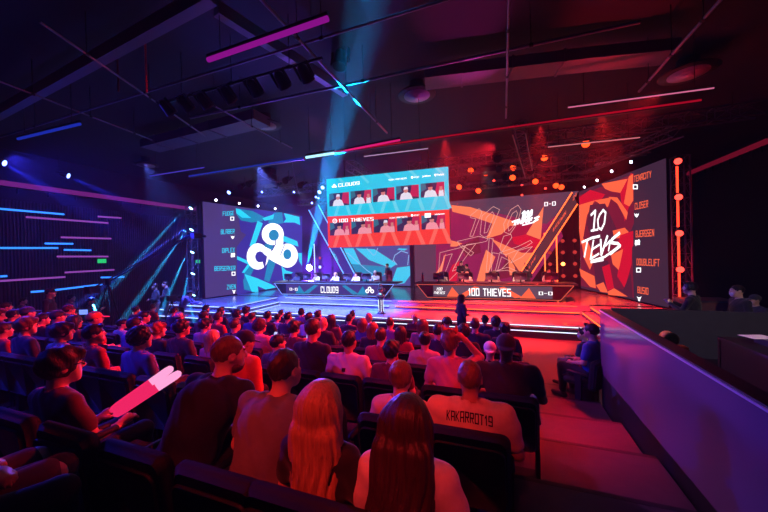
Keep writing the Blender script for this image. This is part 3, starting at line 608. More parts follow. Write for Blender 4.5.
# ------------------------------------------------------------------ lamp towers
def tower(label, ground, h, heads, ml, mt, lens, tgt, nm):
    o = thing('lamp_tower', label, 'lamp tower', ground); c = [(-.17, -.17), (.17, -.17), (.17, .17), (-.17, .17)]
    MB().box((0, 0, .03), (.7, .7, .06)).obj('base_plate', BLK2, o)
    for x, y in c: MB().tube((x, y, .06), (x, y, h), .024, n=6).obj('upright', TRM, o)
    z = MB(); n = int(h / .45)
    for i in range(n):
        z0, z1 = .1 + i * (h - .1) / n, .1 + (i + 1) * (h - .1) / n
        for j in range(4): a, b = c[j], c[(j + 1) % 4]; z.tube((a[0], a[1], z0), (b[0], b[1], z1), .01, n=4, cap=False); z.tube((a[0], a[1], z1), (b[0], b[1], z1), .01, n=4, cap=False)
    z.obj('lacing', TRM, o)
    return o
RT = onZ(681, 306, .86); tx_, ty_ = 5.43, 12.62
o = tower('red lamp tower standing beside the orange side screen', (tx_, ty_, UP), 4.95, 5, None, None, None, None, '')
for i, (xa, ya, xb, yb_) in enumerate(((672, 167, 674.3, 193), (674.6, 201, 676.5, 227), (676, 236, 677.6, 266), (677.4, 273, 678.8, 300))):
    a = onY(xa, ya, ty_ - .25); b = onY(xb, yb_, ty_ - .25)
    wpart('red_light_tube', MB().tube((tx_ - .2, ty_ - .28, a.z), (tx_ - .2, ty_ - .28, b.z), .03, n=8), ER, o)
    wpart('back_light_tube', MB().tube((tx_ + .3, ty_ + .1, a.z), (tx_ + .3, ty_ + .1, b.z), .018, n=6), emat('led_dim_red', (200, 20, 20), 1.), o)
for i, (x, y) in enumerate(((671, 162), (673, 197.5), (674, 233.5), (672, 269.5), (673, 304))):
    p = onY(x, y, ty_ - .3); p.x = tx_ - .18
    fixture('red lamp on the red lamp tower, ' + ['topmost', 'second from the top', 'middle', 'second from the bottom', 'lowest'][i], p, p + Vector((-.5, -1, -.15)), LR, 'par', 'red lamps on the red lamp tower', False)
o = tower('dark lamp tower with cyan beam lamps beside the cloud-logo screen', (-14.55, 11.4, 0), 5.6, 5, None, None, None, None, '')
LT = []
for i, (x, y) in enumerate(((196, 208.8), (197.5, 230), (198, 252), (199, 273), (199, 294))):
    p = onX(x, y, -14.3); p.y = 11.2 ; LT.append(p)
    fixture('cyan beam lamp on the dark lamp tower, ' + ['topmost', 'second from the top', 'middle', 'second from the bottom', 'lowest'][i], p, p + Vector((-.05, -.8, -1)), LC, 'par', 'cyan beam lamps on the tower', False)
# openings beside the banners: standing light tubes and star lamps
for (x, y0, y1), wd, m in (((545.5, 233, 285), 'nearer the banner', EO), ((557.5, 226, 285), 'nearer the side screen', EO)):
    a = onY(x, y0, 18.6); b = onY(x, y1, 18.6); a.z = max(a.z, b.z + .3); a.x = b.x
    o = thing('standing_light_tube', 'upright orange light tube behind the orange desk, ' + wd, 'tube light', tuple(b), 0); wpart('tube', MB().tube(b, a, .03, n=8), m, o); wpart('foot', MB().tube((b.x, b.y, UP), b, .05, .03, n=8), BLK2, o)
a = onY(314.5, 244, 18.6); b = onY(315, 276, 18.6); a.x = b.x; o = thing('standing_light_tube', 'upright pale blue light tube behind the blue desk', 'tube light', tuple(b)); wpart('tube', MB().tube(b, a, .03, n=8), EB, o); wpart('foot', MB().tube((b.x, b.y, UP), b, .05, .03, n=8), BLK2, o)
def rack(label, xs, zs, y, lens, n0, bright):
    for i, x in enumerate(xs):
        for j, z in enumerate(zs):
            p = Vector((x, y, z)); fixture(label % (['lowest', 'second lowest', 'third', 'topmost'][j], ['outer', 'middle', 'inner'][i]), p, p + Vector((-.2, -1, 0)), bright if (i, j) in n0 else lens, 'par', 'pinpoint lamps in the opening', False)
LDr = emat('lens_dim_red', (200, 60, 50), .9); LSt = emat('lens_star', (255, 150, 60), 9); LBs = emat('lens_blue_star', (190, 215, 255), 30)
xs = [onY(x, 260, 18.9).x for x in (550, 563, 575)]
for x in xs: struct('trim_2', MB().tube((x, 19.0, UP), (x, 19.0, 5.6), .03, n=6), BLK2)
rack('small dim red lamp behind the orange desk, %s of the %s pole', xs, [onY(560, y, 18.9).z for y in (276, 264, 252.5, 241)], 18.9, LDr, {(1, 1)}, LSt)
for (x, y), wd, l, kd in (((309.6, 267.7), 'large', LBs, 'big'), ((320, 267), 'second', LB, 'par'), ((320, 258), 'small upper', LDr, 'par')):
    p = onY(x, y, 18.7); fx_ = fixture(wd + ' bright lamp glowing behind the blue desk', p, p + Vector((.1, -1, -.02)), l, kd, None, False); fx_.scale = (1.7,) * 3 if wd == 'large' else (1,) * 3; struct('trim_3', MB().tube((p.x, p.y + .2, UP), (p.x, p.y + .2, p.z), .03, n=6), BLK2)
# bars of light on the slatted wall
LBR = emat('bar_light_cyan', (48, 128, 255), 1.7); LBP = emat('bar_light_violet', (160, 80, 190), .75); LBD = emat('bar_light_blue', (80, 80, 190), .8)
bars = [((0, 208.8, 64, 214.3), LBR, 'bright blue, topmost at the near end'), ((26, 217, 108, 223), LBP, 'long dim violet, directly under the topmost bright bar'), ((98, 216.5, 121, 218), LBP, 'short violet, furthest along near the purple bar'), ((61, 237.3, 111, 238.6), LBP, 'violet, alone above the bright middle pair'),
        ((45, 243.5, 73, 243.8), LBR, 'short bright blue, above the long middle one'), ((0, 248, 58, 248), LBR, 'long bright blue in the middle'), ((64, 249.8, 91, 250.3), LBR, 'short bright blue beside the exit sign'), ((57, 256.5, 108, 256.5), LBP, 'violet, just left of the exit sign'), ((65, 272.5, 114, 269.8), LBP, 'violet, under the exit sign'),
        ((0, 281, 65, 277), LBP, 'long dim violet, low at the near end'), ((0, 276.5, 7, 276), LBR, 'stub of bright blue at the photo edge'), ((101, 277.5, 124, 277), LBR, 'short bright blue behind the camera crane'), ((31, 292, 44, 291), LBR, 'short bright blue, lowest'), ((53, 290.3, 102, 284.3), LBR, 'slanting bright blue, low behind the crew')]
for (x0, y0, x1, y1), m, wd in bars:
    a = onX(x0, y0, XL + .16); b = onX(x1, y1, XL + .16); c_ = (a + b) / 2; o = thing('wall_light_bar', 'wall light bar, ' + wd, 'light bar', tuple(c_), 0, 'light bars on the slatted wall')
    MB().tube(a - c_, b - c_, .035, n=8).obj('tube', m, o); e = Vector((-.05, 0, 0)); MB().tube(a - c_ + e, b - c_ + e, .035, n=4).obj('backing', BLK2, o)
# exit signs
EXG = emat('exit_green', (40, 200, 110), 1.0); EXD = emat('exit_dark', (5, 60, 30), .5)
for (x, y, X, w, lb) in ((101.5, 261, XL + .2, .34, 'green exit sign on the slatted wall under the violet bars'), (197.5, 261.5, -15.4, .28, 'green exit sign half hidden behind the cyan lamp tower')):
    p = onX(x, y, X); o = thing('exit_sign', lb, 'sign', tuple(p)); MB().box((0, 0, 0), (.05, w, .22)).obj('housing', BLK2, o); MB().box((.03, 0, 0), (.02, w * .94, .18)).obj('sign_face', EXG, o)
    Pn = Panel((.041, w * .4, -.055), (0, -1, 0), (0, 0, 1)); t = MB(); vs2, fs2 = glyphs('EXIT', .03); t.add([Pn.at(vx * w * .8, vy * .11) for vx, vy in vs2], fs2, 0)
    Pn2 = t.obj('lettering', EXD, o)
# hanging chains, the red light on them painted into the base colour
for (x, y0, y1), wd in (((145, 36, 93), 'bright'), ((117.5, 60, 92), 'dim')):
    a = onZ(x, y0, 6.8); b = atD(x, y1, (a - EYEP).dot(CAM @ Vector((0, 0, -1)))); o = thing('hanging_chain', wd + ' red-lit chain hanging from the dark ceiling', 'chain', (a.x, a.y, a.z)); m_ = MB(); n = 22
    for i in range(n):
        z0 = -(a.z - b.z) * i / n; m_.tube((0, 0, z0), (0, 0, z0 - (a.z - b.z) / n * .75), .018, n=5)
    m_.obj('links', mat('chain_red_light', (220, 30, 40), .4) if wd == 'bright' else mat('chain_dim_light', (120, 20, 30), .5), o)

# loose cables and idle lamps of the rig
for i, (x0, y0, x1, y1, D0, D1, sg) in enumerate(((455, 150, 520, 165, 13.5, 14.5, .5), (505, 140, 560, 150, 12, 13, .6), (560, 135, 632, 128, 11, 11.5, .5), (520, 165, 590, 150, 14, 12, .7), (470, 135, 545, 172, 12.5, 14.5, .4), (250, 165, 300, 172, 14, 14.5, .6), (292, 160, 300, 195, 13, 15, .3), (440, 150, 480, 158, 13, 13.5, .4))):
    a, b = atD(x0, y0, D0), atD(x1, y1, D1); c_ = (a + b) / 2; o = thing('rig_cable', 'sagging cable in the rig, ' + ['by the hanging screen corner', 'above the orange lamps', 'near the right-hand round vent', 'under the slim pale tube', 'long one over the orange lamps', 'over the cloud-logo screen', 'steep one beside the white-cyan tube', 'close above the hanging screen'][i], 'cable', tuple(c_), 0, 'cables in the rig')
    pts = [a.lerp(b, t / 12) - c_ - Vector((0, 0, sg * 4 * (t / 12) * (1 - t / 12))) for t in range(13)]; MB().path(pts, .016, 5).obj('cable_run', mat('cable', (70, 62, 72), .4), o)
for i, (x, y, D) in enumerate(((452, 160, 13.5), (498, 150, 13), (530, 160, 13.5), (505, 168, 14.5), (550, 170, 14), (571, 165, 13), (590, 158, 12.5), (536, 132, 11.5), (497, 137, 11.5), (462, 178, 15), (240, 182, 15), (275, 180, 15), (300, 183, 15), (248, 170, 14.5), (285, 170, 14))):
    p = atD(x, y, D); p.z = min(p.z, 6.3); fixture('idle dark lamp ' + ('on the orange side' if x > 440 else 'on the cloud side') + ', ' + ORDN[i] + ' of the unlit ones', p, p + Vector((.1 * (i % 3 - 1), -1, -.7)), LD, 'big', 'idle dark lamps')
# ================================================================== DESKS AND STAGE THINGS
def desk(name, label, xa, xb, y, word, facec, trim, txtm, extra):
    c = ((xa + xb) / 2, y, UP); L = xb - xa; o = thing(name, label, 'desk', c)
    MB().rbox((0, .1, .7), (L, .95, .07), .02, R=Matrix.Rotation(0, 3, 'X')).obj('tabletop', mat('desk_top', (36, 32, 44), .3), o)
    h = .58; k = .62
    pts = [(-L / 2 + .15, -.36, .66), (L / 2 - .15, -.36, .66), (L / 2 - k, -.36, .66 - h), (-L / 2 + k, -.36, .66 - h)]
    MB().prism(pts, (0, .1, 0)).obj('front_panel', BLK2, o)
    P = Panel((0, -.362, 0), (1, 0, 0), (0, 0, 1)); i_ = .1
    P.ab([(-L / 2 + .15 + .75, .62), (L / 2 - .15 - .75, .62), (L / 2 - k - .28, .66 - h + .05), (-L / 2 + k + .28, .66 - h + .05)], 0)
    for s in (-1, 1):
        P.ab([(s * (L / 2 - 1.5), .66 - h + .05), (s * (L / 2 - 2.1), .66 - h + .05), (s * (L / 2 - 1.75), .56)], 2)
        P.ab([(s * (L / 2 - 2.3), .66 - h + .05), (s * (L / 2 - 2.9), .56), (s * (L / 2 - 2.7), .6), (s * (L / 2 - 2.0), .66 - h + .09)], 2)
    P.mb.obj('front_screen', facec, o)
    for a, b in ((pts[0], pts[1]), (pts[1], pts[2]), (pts[2], pts[3]), (pts[3], pts[0])):
        MB().tube(Vector(a) + Vector((0, -.015, 0)), Vector(b) + Vector((0, -.015, 0)), .014, n=6).obj('light_edge', trim, o)
    t = MB(); vs, fs = glyphs(word, .05); w2 = extra[0]
    t.add([P.at(-w2 / 2 + vx * w2 + extra[1], .19 + vy * .33, 8) for vx, vy in vs], fs, 0); t.obj('team_name', txtm, o)['label'] = 'bold white team name'
    t = MB()
    vs, fs = glyphs('0-0', .05); x0 = extra[2]
    t.add([P.at(x0 - .25 + vx * .5, .28 + vy * .14, 8) for vx, vy in vs], fs, 0); t.obj('score', txtm, o)
    t = MB(); x0 = -extra[2]
    if extra[3] == 'cloud':
        for dx, dz, r in ((0, .12, .1), (-.13, 0, .1), (.13, 0, .1)): P.ab([(x0 + dx + r * math.cos(2 * PI * i / 14), .32 + dz + r * math.sin(2 * PI * i / 14)) for i in range(14)], 0, t, 9)
        for dx, dz, r in ((0, .12, .045), (-.13, 0, .045), (.13, 0, .045)): P.ab([(x0 + dx + r * math.cos(2 * PI * i / 12), .32 + dz + r * math.sin(2 * PI * i / 12)) for i in range(12)], 1, t, 10)
    else:
        vs, fs = glyphs('100', .03); t.add([P.at(x0 - .12 + vx * .26 + vy * .05, .4 + vy * .13, 8) for vx, vy in vs], fs, 0)
        vs, fs = glyphs('THIEVES', .04); t.add([P.at(x0 - .25 + vx * .5 + vy * .05, .24 + vy * .12, 8) for vx, vy in vs], fs, 0)
    t.obj('emblem', [txtm, facec[0]], o)
    MB().box((0, .15, .05), (L - 1.6, .5, .1)).obj('plinth', BLK2, o); MB().box((0, -.05, .11), (L - 1.2, .12, .02)).obj('plinth_step', BLK2, o)
    for s in (-1, 1): MB().box((s * (L / 2 - .9), .4, .36), (.08, .3, .62)).obj('leg', BLK2, o)
    return o
TXT = emat('text_white', (255, 255, 255), 1.4)
xo0, xo1 = onY(415, 283.5, 14.2).x, onY(577, 283.5, 14.2).x
xb0, xb1 = onY(272.5, 283, 13.9).x, onY(397, 282.5, 13.9).x
YD = 14.35
desk('team_desk', 'long stage desk with orange glowing edge and two-word team name', xo0, xo1, YD, '100 THIEVES', [emat('desk_scr_grey', (92, 72, 92)), emat('d1', (0, 0, 0)), RWM[2]], emat('edge_peach', (235, 105, 80), .85), TXT, (1.72, .0, 2.15, 'brush'))
desk('team_desk', 'long stage desk with blue-white glowing edge and one-word team name', xb0, xb1, YD - .1, 'CLOUD9', [emat('desk_scr_indigo', (62, 52, 128)), emat('d2', (0, 0, 0)), LWM[3]], emat('edge_blue', (130, 170, 255), 1.3), TXT, (1.02, -.02, -2.2, 'cloud'))
ZT = UP + .735
# ------------------------------------------------------------------ monitors
def make_monitor(label, x, y, grp, dark):
    o = thing('monitor', label, 'monitor', (x, y, ZT), 0, grp)
    MB().lathe([(.13, 0), (.13, .012), (.03, .02)], 16).obj('base', BLK2, o); MB().box((0, .0, .11), (.05, .03, .2)).obj('stand', BLK2, o)
    MB().rbox((0, -.03, .27), (.5, .05, .3), .02).obj('monitor_back', mat('monitor_back', (64, 60, 70), .35), o)
    MB().box((0, -.004, .27), (.46, .004, .26)).obj('screen', emat('monitor_glow', (150, 160, 200), .8), o); MB().lathe([(.03, 0), (.03, .004)], 12, (0, -.056, .27), (0, -1, 0)).obj('badge', STEEL, o)
    return o
MX_O = [onY(x, 277, 14.45).x for x in (438.7, 463.6, 491.5, 520.5, 551)]
MX_B = [onY(x, 277, 14.35).x for x in (289, 308, 327, 348, 367)]
od = ['nearest the stage middle', 'second from the stage middle', 'middle one', 'second from the side screen', 'nearest the side screen']
for i, x in enumerate(MX_O): make_monitor('dark monitor back on the orange-edged desk, ' + od[i], x, 14.4, 'monitors on the orange-edged desk', 1)
for i, x in enumerate(MX_B): make_monitor('dark monitor back on the blue-edged desk, ' + od[4 - i], x, 14.3, 'monitors on the blue-edged desk', 1)
# ------------------------------------------------------------------ gaming chairs (behind players)
# ------------------------------------------------------------------ trophy on pedestal
tp = onZ(381, 314, LOW); o = thing('trophy', 'tall silver trophy on a dark pedestal at the centre of the stage', 'trophy', (tp.x, tp.y, LOW))
MB().lathe([(.17, 0), (.17, .05), (.13, .08), (.1, .3), (.1, .55), (.17, .68), (.19, .7), (.19, .72), (.1, .72)], 6).obj('pedestal', mat('pedestal_dark', (30, 28, 40), .3), o)
for k in range(6):
    a = 2 * PI * k / 6; MB().tube((.105 * math.cos(a), .105 * math.sin(a), .1), (.105 * math.cos(a), .105 * math.sin(a), .6), .01, n=5).obj('light_edge', EW, o)
MB().lathe([(.17, .72), (.2, .76), (.1, .82), (.07, .9), (.13, 1.0), (.1, 1.05), (.06, 1.12), (.08, 1.18), (.04, 1.26), (0.004, 1.32)], 18).obj('cup', mat('silver', (225, 225, 235), .15, 1), o)
for s in (-1, 1): MB().path([(s * .07, 0, .86), (s * .2, 0, .95), (s * .19, 0, 1.06), (s * .07, 0, 1.12)], .016).obj('handle', mat('silver', (0, 0, 0)), o)
# small bottle on the orange desk end
p = onY(422.5, 277, 14.5); o = thing('drink_can', 'small red drink can at the inner end of the orange-edged desk', 'can', (p.x, 14.5, ZT)); MB().lathe([(.05, 0), (.055, .02), (.055, .3), (.04, .34)], 14).obj('can_body', mat('can_red', (200, 20, 40), .3), o); MB().lathe([(.035, .34), (.04, .35), (.02, .42), (.02, .46)], 12).obj('can_top', STEEL, o)
# ================================================================== PARTITION AND BOOTH
WX = 1.5; WY1 = onX(600.5, 340, WX).y
wt = onX(600, 310.5, WX).z; wb = onX(600, 371, WX).z
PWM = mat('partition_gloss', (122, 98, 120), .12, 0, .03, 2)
o = thing('partition', 'long white glossy partition panel with red-lit top beside the stepped aisle', 'partition', (WX, (WY1 + .2) / 2, 0))
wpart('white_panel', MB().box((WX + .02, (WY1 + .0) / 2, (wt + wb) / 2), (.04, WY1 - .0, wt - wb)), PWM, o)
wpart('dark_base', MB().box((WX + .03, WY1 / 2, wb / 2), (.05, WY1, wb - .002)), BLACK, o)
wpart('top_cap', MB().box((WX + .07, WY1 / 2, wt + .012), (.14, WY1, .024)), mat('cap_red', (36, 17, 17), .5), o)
wpart('trim_edge', MB().box((WX - .004, WY1 / 2, wt), (.012, WY1, .02)), mat('trim_alu', (220, 215, 225), .3, .5), o)
wpart('back_board', MB().box((WX + .12, WY1 / 2, wt / 2), (.04, WY1, wt - .01)), BLACK, o)
wpart('end_board', MB().box((WX + .075, WY1 - .02, wt / 2), (.13, .04, wt - .01)), mat('end_grey', (120, 110, 130), .4), o)
ZB = .8
struct('floor_booth', MB().box((5.6, 3.0, ZB / 2), (7.4, 9.0, ZB)), BLACK)
BW = mat('booth_fabric', (60, 58, 62), .9, 0, .2, 6, .1)
struct('wall_booth', MB().box((5.8, 7.55, .84), (7.4, .08, 1.68)), BW)
# black control desk with mixing console
q1 = onZ(724, 336, 1.62); o = thing('control_desk', 'black box-shaped control desk behind the partition', 'desk', (q1.x + 1.0, q1.y - .5, ZB))
hz_ = 1.6 - ZB; MB().box((0, 0, hz_ - .02), (2.1, 1.1, .04)).obj('desktop', BLACK, o); MB().box((0, .52, hz_ / 2 - .02), (2.1, .04, hz_ - .04)).obj('front_board', BLACK, o)
for s in (-1, 1): MB().box((s * 1.02, 0, hz_ / 2 - .02), (.04, 1.0, hz_ - .04)).obj('side_board', BLACK, o)
o2 = thing('mixing_console', 'dark mixing console with glowing red buttons on the black control desk', 'console', (q1.x + .75, q1.y - .45, 1.602))
MB().box((0, 0, .04), (1.1, .5, .08)).obj('console_body', mat('console_grey', (70, 66, 72), .4), o2)
for i in range(7):
    for j in range(3): MB().box((-.45 + i * .15, -.15 + j * .13, .085), (.05, .04, .012)).obj('button', LR if (i + j) % 4 == 0 else BLK2, o2)
o3 = thing('paper_sheet', 'pale sheet of paper lying on the mixing console', 'paper', tuple(onZ(758, 337, 1.69))); MB().box((0, 0, .002), (.3, .21, .003), 0, Matrix.Rotation(.3, 3, 'Z')).obj('sheet', mat('paper', (230, 225, 220), .7), o3)
# yellow cable adapter on the cap behind the partition
p = onX(669, 341, WX + .26); o = thing('yellow_tape_roll', 'small yellow object poking up behind the partition top', 'tape roll', (p.x, p.y, p.z + .03)); MB().lathe([(.04, -.05), (.075, -.05), (.075, .05), (.04, .05)], 18, (0, 0, 0), (0, 1, 0)).obj('roll', mat('yellow', (250, 210, 70), .5), o)
MB().box((0, 0, -.14), (.3, .12, .12)).obj('holder', mat('yellow2', (235, 185, 60), .5), o)
struct('trim_4', MB().box((p.x, p.y, (p.z - .17) / 2), (.4, .2, p.z - .17)), BLACK)
# ================================================================== SEATS
def make_seat():
    o = place('theatre_seat', (0, 0, 0))
    R = Matrix.Rotation(.10, 3, 'X')
    MB().rbox((0, .0, .61), (.525, .085, .5), .055, 0, R, 5).obj('backrest', SEATF, o)
    MB().rbox((0, -.055, .58), (.46, .02, .42), .05, 0, R, 4).obj('back_shell', SEATP, o)
    MB().rbox((0, .28, .42), (.46, .44, .1), .045).obj('seat_cushion', SEATF, o)
    for s in (-1, 1):
        a = MB().rbox((s * .26, .22, .6), (.05, .34, .045), .02).obj('armrest', SEATP, o)
        MB().box((s * .26, .2, .3), (.035, .1, .6)).obj('support', SEATP, o)
    MB().box((0, .2, .2), (.08, .2, .4)).obj('pedestal', SEATP, o); MB().box((0, .2, .01), (.5, .16, .02)).obj('foot_plate', SEATP, o)
    return o
SEAT0 = None
ORD = ['first', 'second', 'third', 'fourth', 'fifth', 'sixth', 'seventh', 'eighth', 'ninth', 'tenth', 'eleventh', 'twelfth', 'thirteenth', 'fourteenth', 'fifteenth', 'sixteenth', 'seventeenth', 'eighteenth', 'nineteenth', 'twentieth']
ROWN = {0: "photographer's", 1: 'nearest', 2: 'second', 3: 'third', 4: 'fourth', 5: 'fifth', 6: 'sixth', 7: 'seventh', 8: 'eighth'}
def rowY(k): return 1.1 + (k - 1)
# ================================================================== PEOPLE: implicit surfaces meshed as one skin
class Sdf:
    def __init__(s, h): s.p = []; s.h = h
    def cap(s, a, b, r1, r2=None, k=.02, sub=False, sc=(1, 1, 1)): s.p.append(('c', np.array(a, float), np.array(b, float), r1, r1 if r2 is None else r2, k, sub, np.array(sc, float))); return s
    def ell(s, c, r, k=.02, sub=False, R=None): s.p.append(('e', np.array(c, float), np.array(r, float), R, k, sub)); return s
    def mesh(s, name, mats, disp=None, shade=None):
        h = s.h; lo = np.full(3, 1e9); hi = -lo
        bbs = []
        for p in s.p:
            if p[0] == 'c':
                r = max(p[3], p[4]) * max(1, 1 / min(1, 1)) * p[7].max(); l = np.minimum(p[1], p[2]) - r; g = np.maximum(p[1], p[2]) + r; k, sub = p[5], p[6]
            else: r = p[2].max(); l = p[1] - r; g = p[1] + r; k, sub = p[4], p[5]
            bbs.append((l - k - 2 * h, g + k + 2 * h))
            if not sub: lo = np.minimum(lo, l - 3 * h); hi = np.maximum(hi, g + 3 * h)
        n = np.ceil((hi - lo) / h).astype(int) + 1
        D = np.full(n, .2, np.float32); ax = [lo[i] + h * np.arange(n[i]) for i in range(3)]
        for p, (l, g) in zip(s.p, bbs):
            i0 = np.clip(np.floor((l - lo) / h).astype(int), 0, n); i1 = np.clip(np.ceil((g - lo) / h).astype(int) + 1, 0, n)
            if (i1 <= i0).any(): continue
            X, Y, Z = np.meshgrid(*[ax[i][i0[i]:i1[i]] for i in range(3)], indexing='ij')
            if p[0] == 'c':
                _, a, b, r1, r2, k, sub, sc = p; c = (a + b) / 2
                x, y, z = (X - c[0]) / sc[0], (Y - c[1]) / sc[1], (Z - c[2]) / sc[2]; a_, b_ = (a - c) / sc, (b - c) / sc; e = b_ - a_; L = max(1e-9, e @ e)
                t = np.clip(((x - a_[0]) * e[0] + (y - a_[1]) * e[1] + (z - a_[2]) * e[2]) / L, 0, 1)
                d = (np.sqrt((x - a_[0] - t * e[0]) ** 2 + (y - a_[1] - t * e[1]) ** 2 + (z - a_[2] - t * e[2]) ** 2) - (r1 + (r2 - r1) * t)) * sc.min()
            else:
                _, c, r, R, k, sub = p; x, y, z = X - c[0], Y - c[1], Z - c[2]
                if R is not None:
                    M_ = np.array(R.transposed()); x, y, z = [M_[i, 0] * x + M_[i, 1] * y + M_[i, 2] * z for i in range(3)]
                q = np.sqrt((x / r[0]) ** 2 + (y / r[1]) ** 2 + (z / r[2]) ** 2); q2 = np.sqrt((x / r[0] ** 2) ** 2 + (y / r[1] ** 2) ** 2 + (z / r[2] ** 2) ** 2) + 1e-9
                d = q * (q - 1) / q2
            V = D[i0[0]:i1[0], i0[1]:i1[1], i0[2]:i1[2]]
            if sub: d = -d; hh = np.clip(.5 - .5 * (d - V) / k, 0, 1) if k else 0; res = np.maximum(V, d) + (0 if not k else k * np.clip(1 - abs(V - d) / k, 0, 1) ** 2 / 4)
            else: res = np.minimum(V, d) - (0 if not k else k * np.clip(1 - abs(V - d) / k, 0, 1) ** 2 / 4)
            D[i0[0]:i1[0], i0[1]:i1[1], i0[2]:i1[2]] = res
        if disp:
            X, Y, Z = np.meshgrid(*ax, indexing='ij', sparse=True); D = D + disp(X, Y, Z)
        v, f = nets(D); v = v * h + lo
        me = bpy.data.meshes.new(name); me.vertices.add(len(v)); me.vertices.foreach_set('co', v.astype(np.float32).ravel())
        me.loops.add(f.size); me.loops.foreach_set('vertex_index', f.ravel().astype(np.int32)); me.polygons.add(len(f)); me.polygons.foreach_set('loop_start', np.arange(0, f.size, 4, dtype=np.int32))
        for m in (mats if isinstance(mats, (list, tuple)) else [mats]): me.materials.append(m)
        me.update(calc_edges=True); me.validate(); me.polygons.foreach_set('use_smooth', [True] * len(me.polygons))
        if shade:
            c = np.zeros(len(me.polygons) * 3, np.float32); me.polygons.foreach_get('center', c); me.polygons.foreach_set('material_index', shade(c.reshape(-1, 3)).astype(np.int32))
        return me
def nets(D):
    ins = D < 0; nx, ny, nz = D.shape
    c = [ins[i:nx - 1 + i, j:ny - 1 + j, k:nz - 1 + k] for i in (0, 1) for j in (0, 1) for k in (0, 1)]
    al = c[0].copy(); an = c[0].copy()
    for q in c[1:]: al &= q; an |= q
    act = an & ~al; idx = np.argwhere(act); I = -np.ones(act.shape, np.int64); I[act] = np.arange(len(idx))
    acc = np.zeros((len(idx), 3)); cnt = np.zeros(len(idx)); co = [(i, j, k) for i in (0, 1) for j in (0, 1) for k in (0, 1)]
    for a in range(8):
        for b in range(a + 1, 8):
            if sum(abs(co[a][t] - co[b][t]) for t in range(3)) != 1: continue
            va = D[idx[:, 0] + co[a][0], idx[:, 1] + co[a][1], idx[:, 2] + co[a][2]]; vb = D[idx[:, 0] + co[b][0], idx[:, 1] + co[b][1], idx[:, 2] + co[b][2]]
            s = (va < 0) != (vb < 0); t = np.where(s, va / np.where(s, va - vb, 1), 0)
            p = np.array(co[a]) + t[:, None] * (np.array(co[b]) - np.array(co[a])); acc[s] += p[s]; cnt[s] += 1
    v = idx + acc / cnt[:, None]; F_ = []
    for ax in range(3):
        sl0 = [slice(None)] * 3; sl1 = [slice(None)] * 3; sl0[ax] = slice(0, -1); sl1[ax] = slice(1, None)
        A = ins[tuple(sl0)]; B = ins[tuple(sl1)]; e = np.argwhere(A != B); o1, o2 = [(1, 2), (2, 0), (0, 1)][ax]
        e = e[(e[:, o1] > 0) & (e[:, o2] > 0) & (e[:, o1] < D.shape[o1] - 1) & (e[:, o2] < D.shape[o2] - 1)]
        def cell(d1, d2): q = e.copy(); q[:, o1] -= d1; q[:, o2] -= d2; return I[q[:, 0], q[:, 1], q[:, 2]]
        quad = np.stack([cell(1, 1), cell(0, 1), cell(0, 0), cell(1, 0)], 1); fl = ~A[e[:, 0], e[:, 1], e[:, 2]]
        quad[fl] = quad[fl][:, ::-1]; F_.append(quad[(quad >= 0).all(1)])
    return v, np.concatenate(F_)
# ------------------------------------------------------------------ pose
def pose(kind='sit', arms='lap', lean=0., yaw=0., pitch=0., w=1., head_fwd=0.):
    J = {}
    if kind == 'sit':
        pel = Vector((0, .14, .53)); che = Vector((0, .13 + lean * .55, .84 - lean * .12)); nb = Vector((0, .115 + lean * .95, 1.0 - lean * .22)); hc = Vector((0, .15 + lean * 1.1 + head_fwd, 1.17 - lean * .3))
    else:
        pel = Vector((0, 0, .95)); che = Vector((0, lean * .5, 1.27 - lean * .1)); nb = Vector((0, -.01 + lean * .9, 1.44 - lean * .25)); hc = Vector((0, .03 + lean * 1.15, 1.61 - lean * .42))
    J.update(pel=pel, che=che, nb=nb, hc=hc, kind=kind, w=w, HR=Matrix.Rotation(yaw, 3, 'Z') @ Matrix.Rotation(pitch, 3, 'X'))
    sh = nb + Vector((0, 0, -.045)); b = sh.z - .96; fy = sh.y - .12; J['arm'] = {}
    for s in (-1, 1):
        S_ = Vector((s * .185 * w, sh.y, sh.z)); m = arms if isinstance(arms, str) else arms[0 if s < 0 else 1]
        T = {'lap': ((.25 * w, .14 + fy * .8, .72 + b), (.13, .38, .63), (-.5, 1, -.15)), 'fold': ((.26 * w, .2 + fy, .72 + b), (.04, .33 + fy, .74 + b), (-1, .15, .1)), 'chin': ((.17, .38 + fy, .70 + b), (.07, .27 + fy, 1.0 + b), (-.3, -.3, 1)),
             'phone': ((.24 * w, .22 + fy, .72 + b), (.07, .45 + fy, .84 + b), (-.35, .6, .6)), 'up': ((.30 * w, .3 + fy, 1.0 + b), (.15, .16 + fy, 1.2 + b), (-.7, -.2, .6)), 'hold': ((.28 * w, .18 + fy, .72 + b), (.13, .40 + fy, .66 + b), (-.1, 1, .35)),
             'desk': ((.25 * w, .3 + fy, .77 + b), (.17, .55 + fy, .79 + b), (-.3, 1, -.1)), 'down': ((.24 * w, .0 + fy + .09, .68 + b), (.25 * w, .12 + fy, .45 + b), (0, .15, -1)), 'front': ((.25 * w, .12 + fy, .70 + b), (.07, .32 + fy, .66 + b), (-.6, .6, 0)), 'reach': ((.25 * w, .3 + fy, .74 + b), (.2, .52 + fy, .7 + b), (0, 1, -.2))}[m]
        f = lambda t: Vector((s * t[0], t[1], t[2])); J['arm'][s] = (S_, f(T[0]), f(T[1]), f(T[2]).normalized())
    J['leg'] = {}
    for s in (-1, 1):
        if kind == 'sit': J['leg'][s] = (Vector((s * .09, .17, .52)), Vector((s * .13, .56, .53)), Vector((s * .13, .55, .1)), Vector((0, 1, 0)))
        else: J['leg'][s] = (Vector((s * .09, 0, .92)), Vector((s * .1, .02, .5)), Vector((s * .1, -.02, .09)), Vector((s * .15, 1, 0)).normalized())
    return J
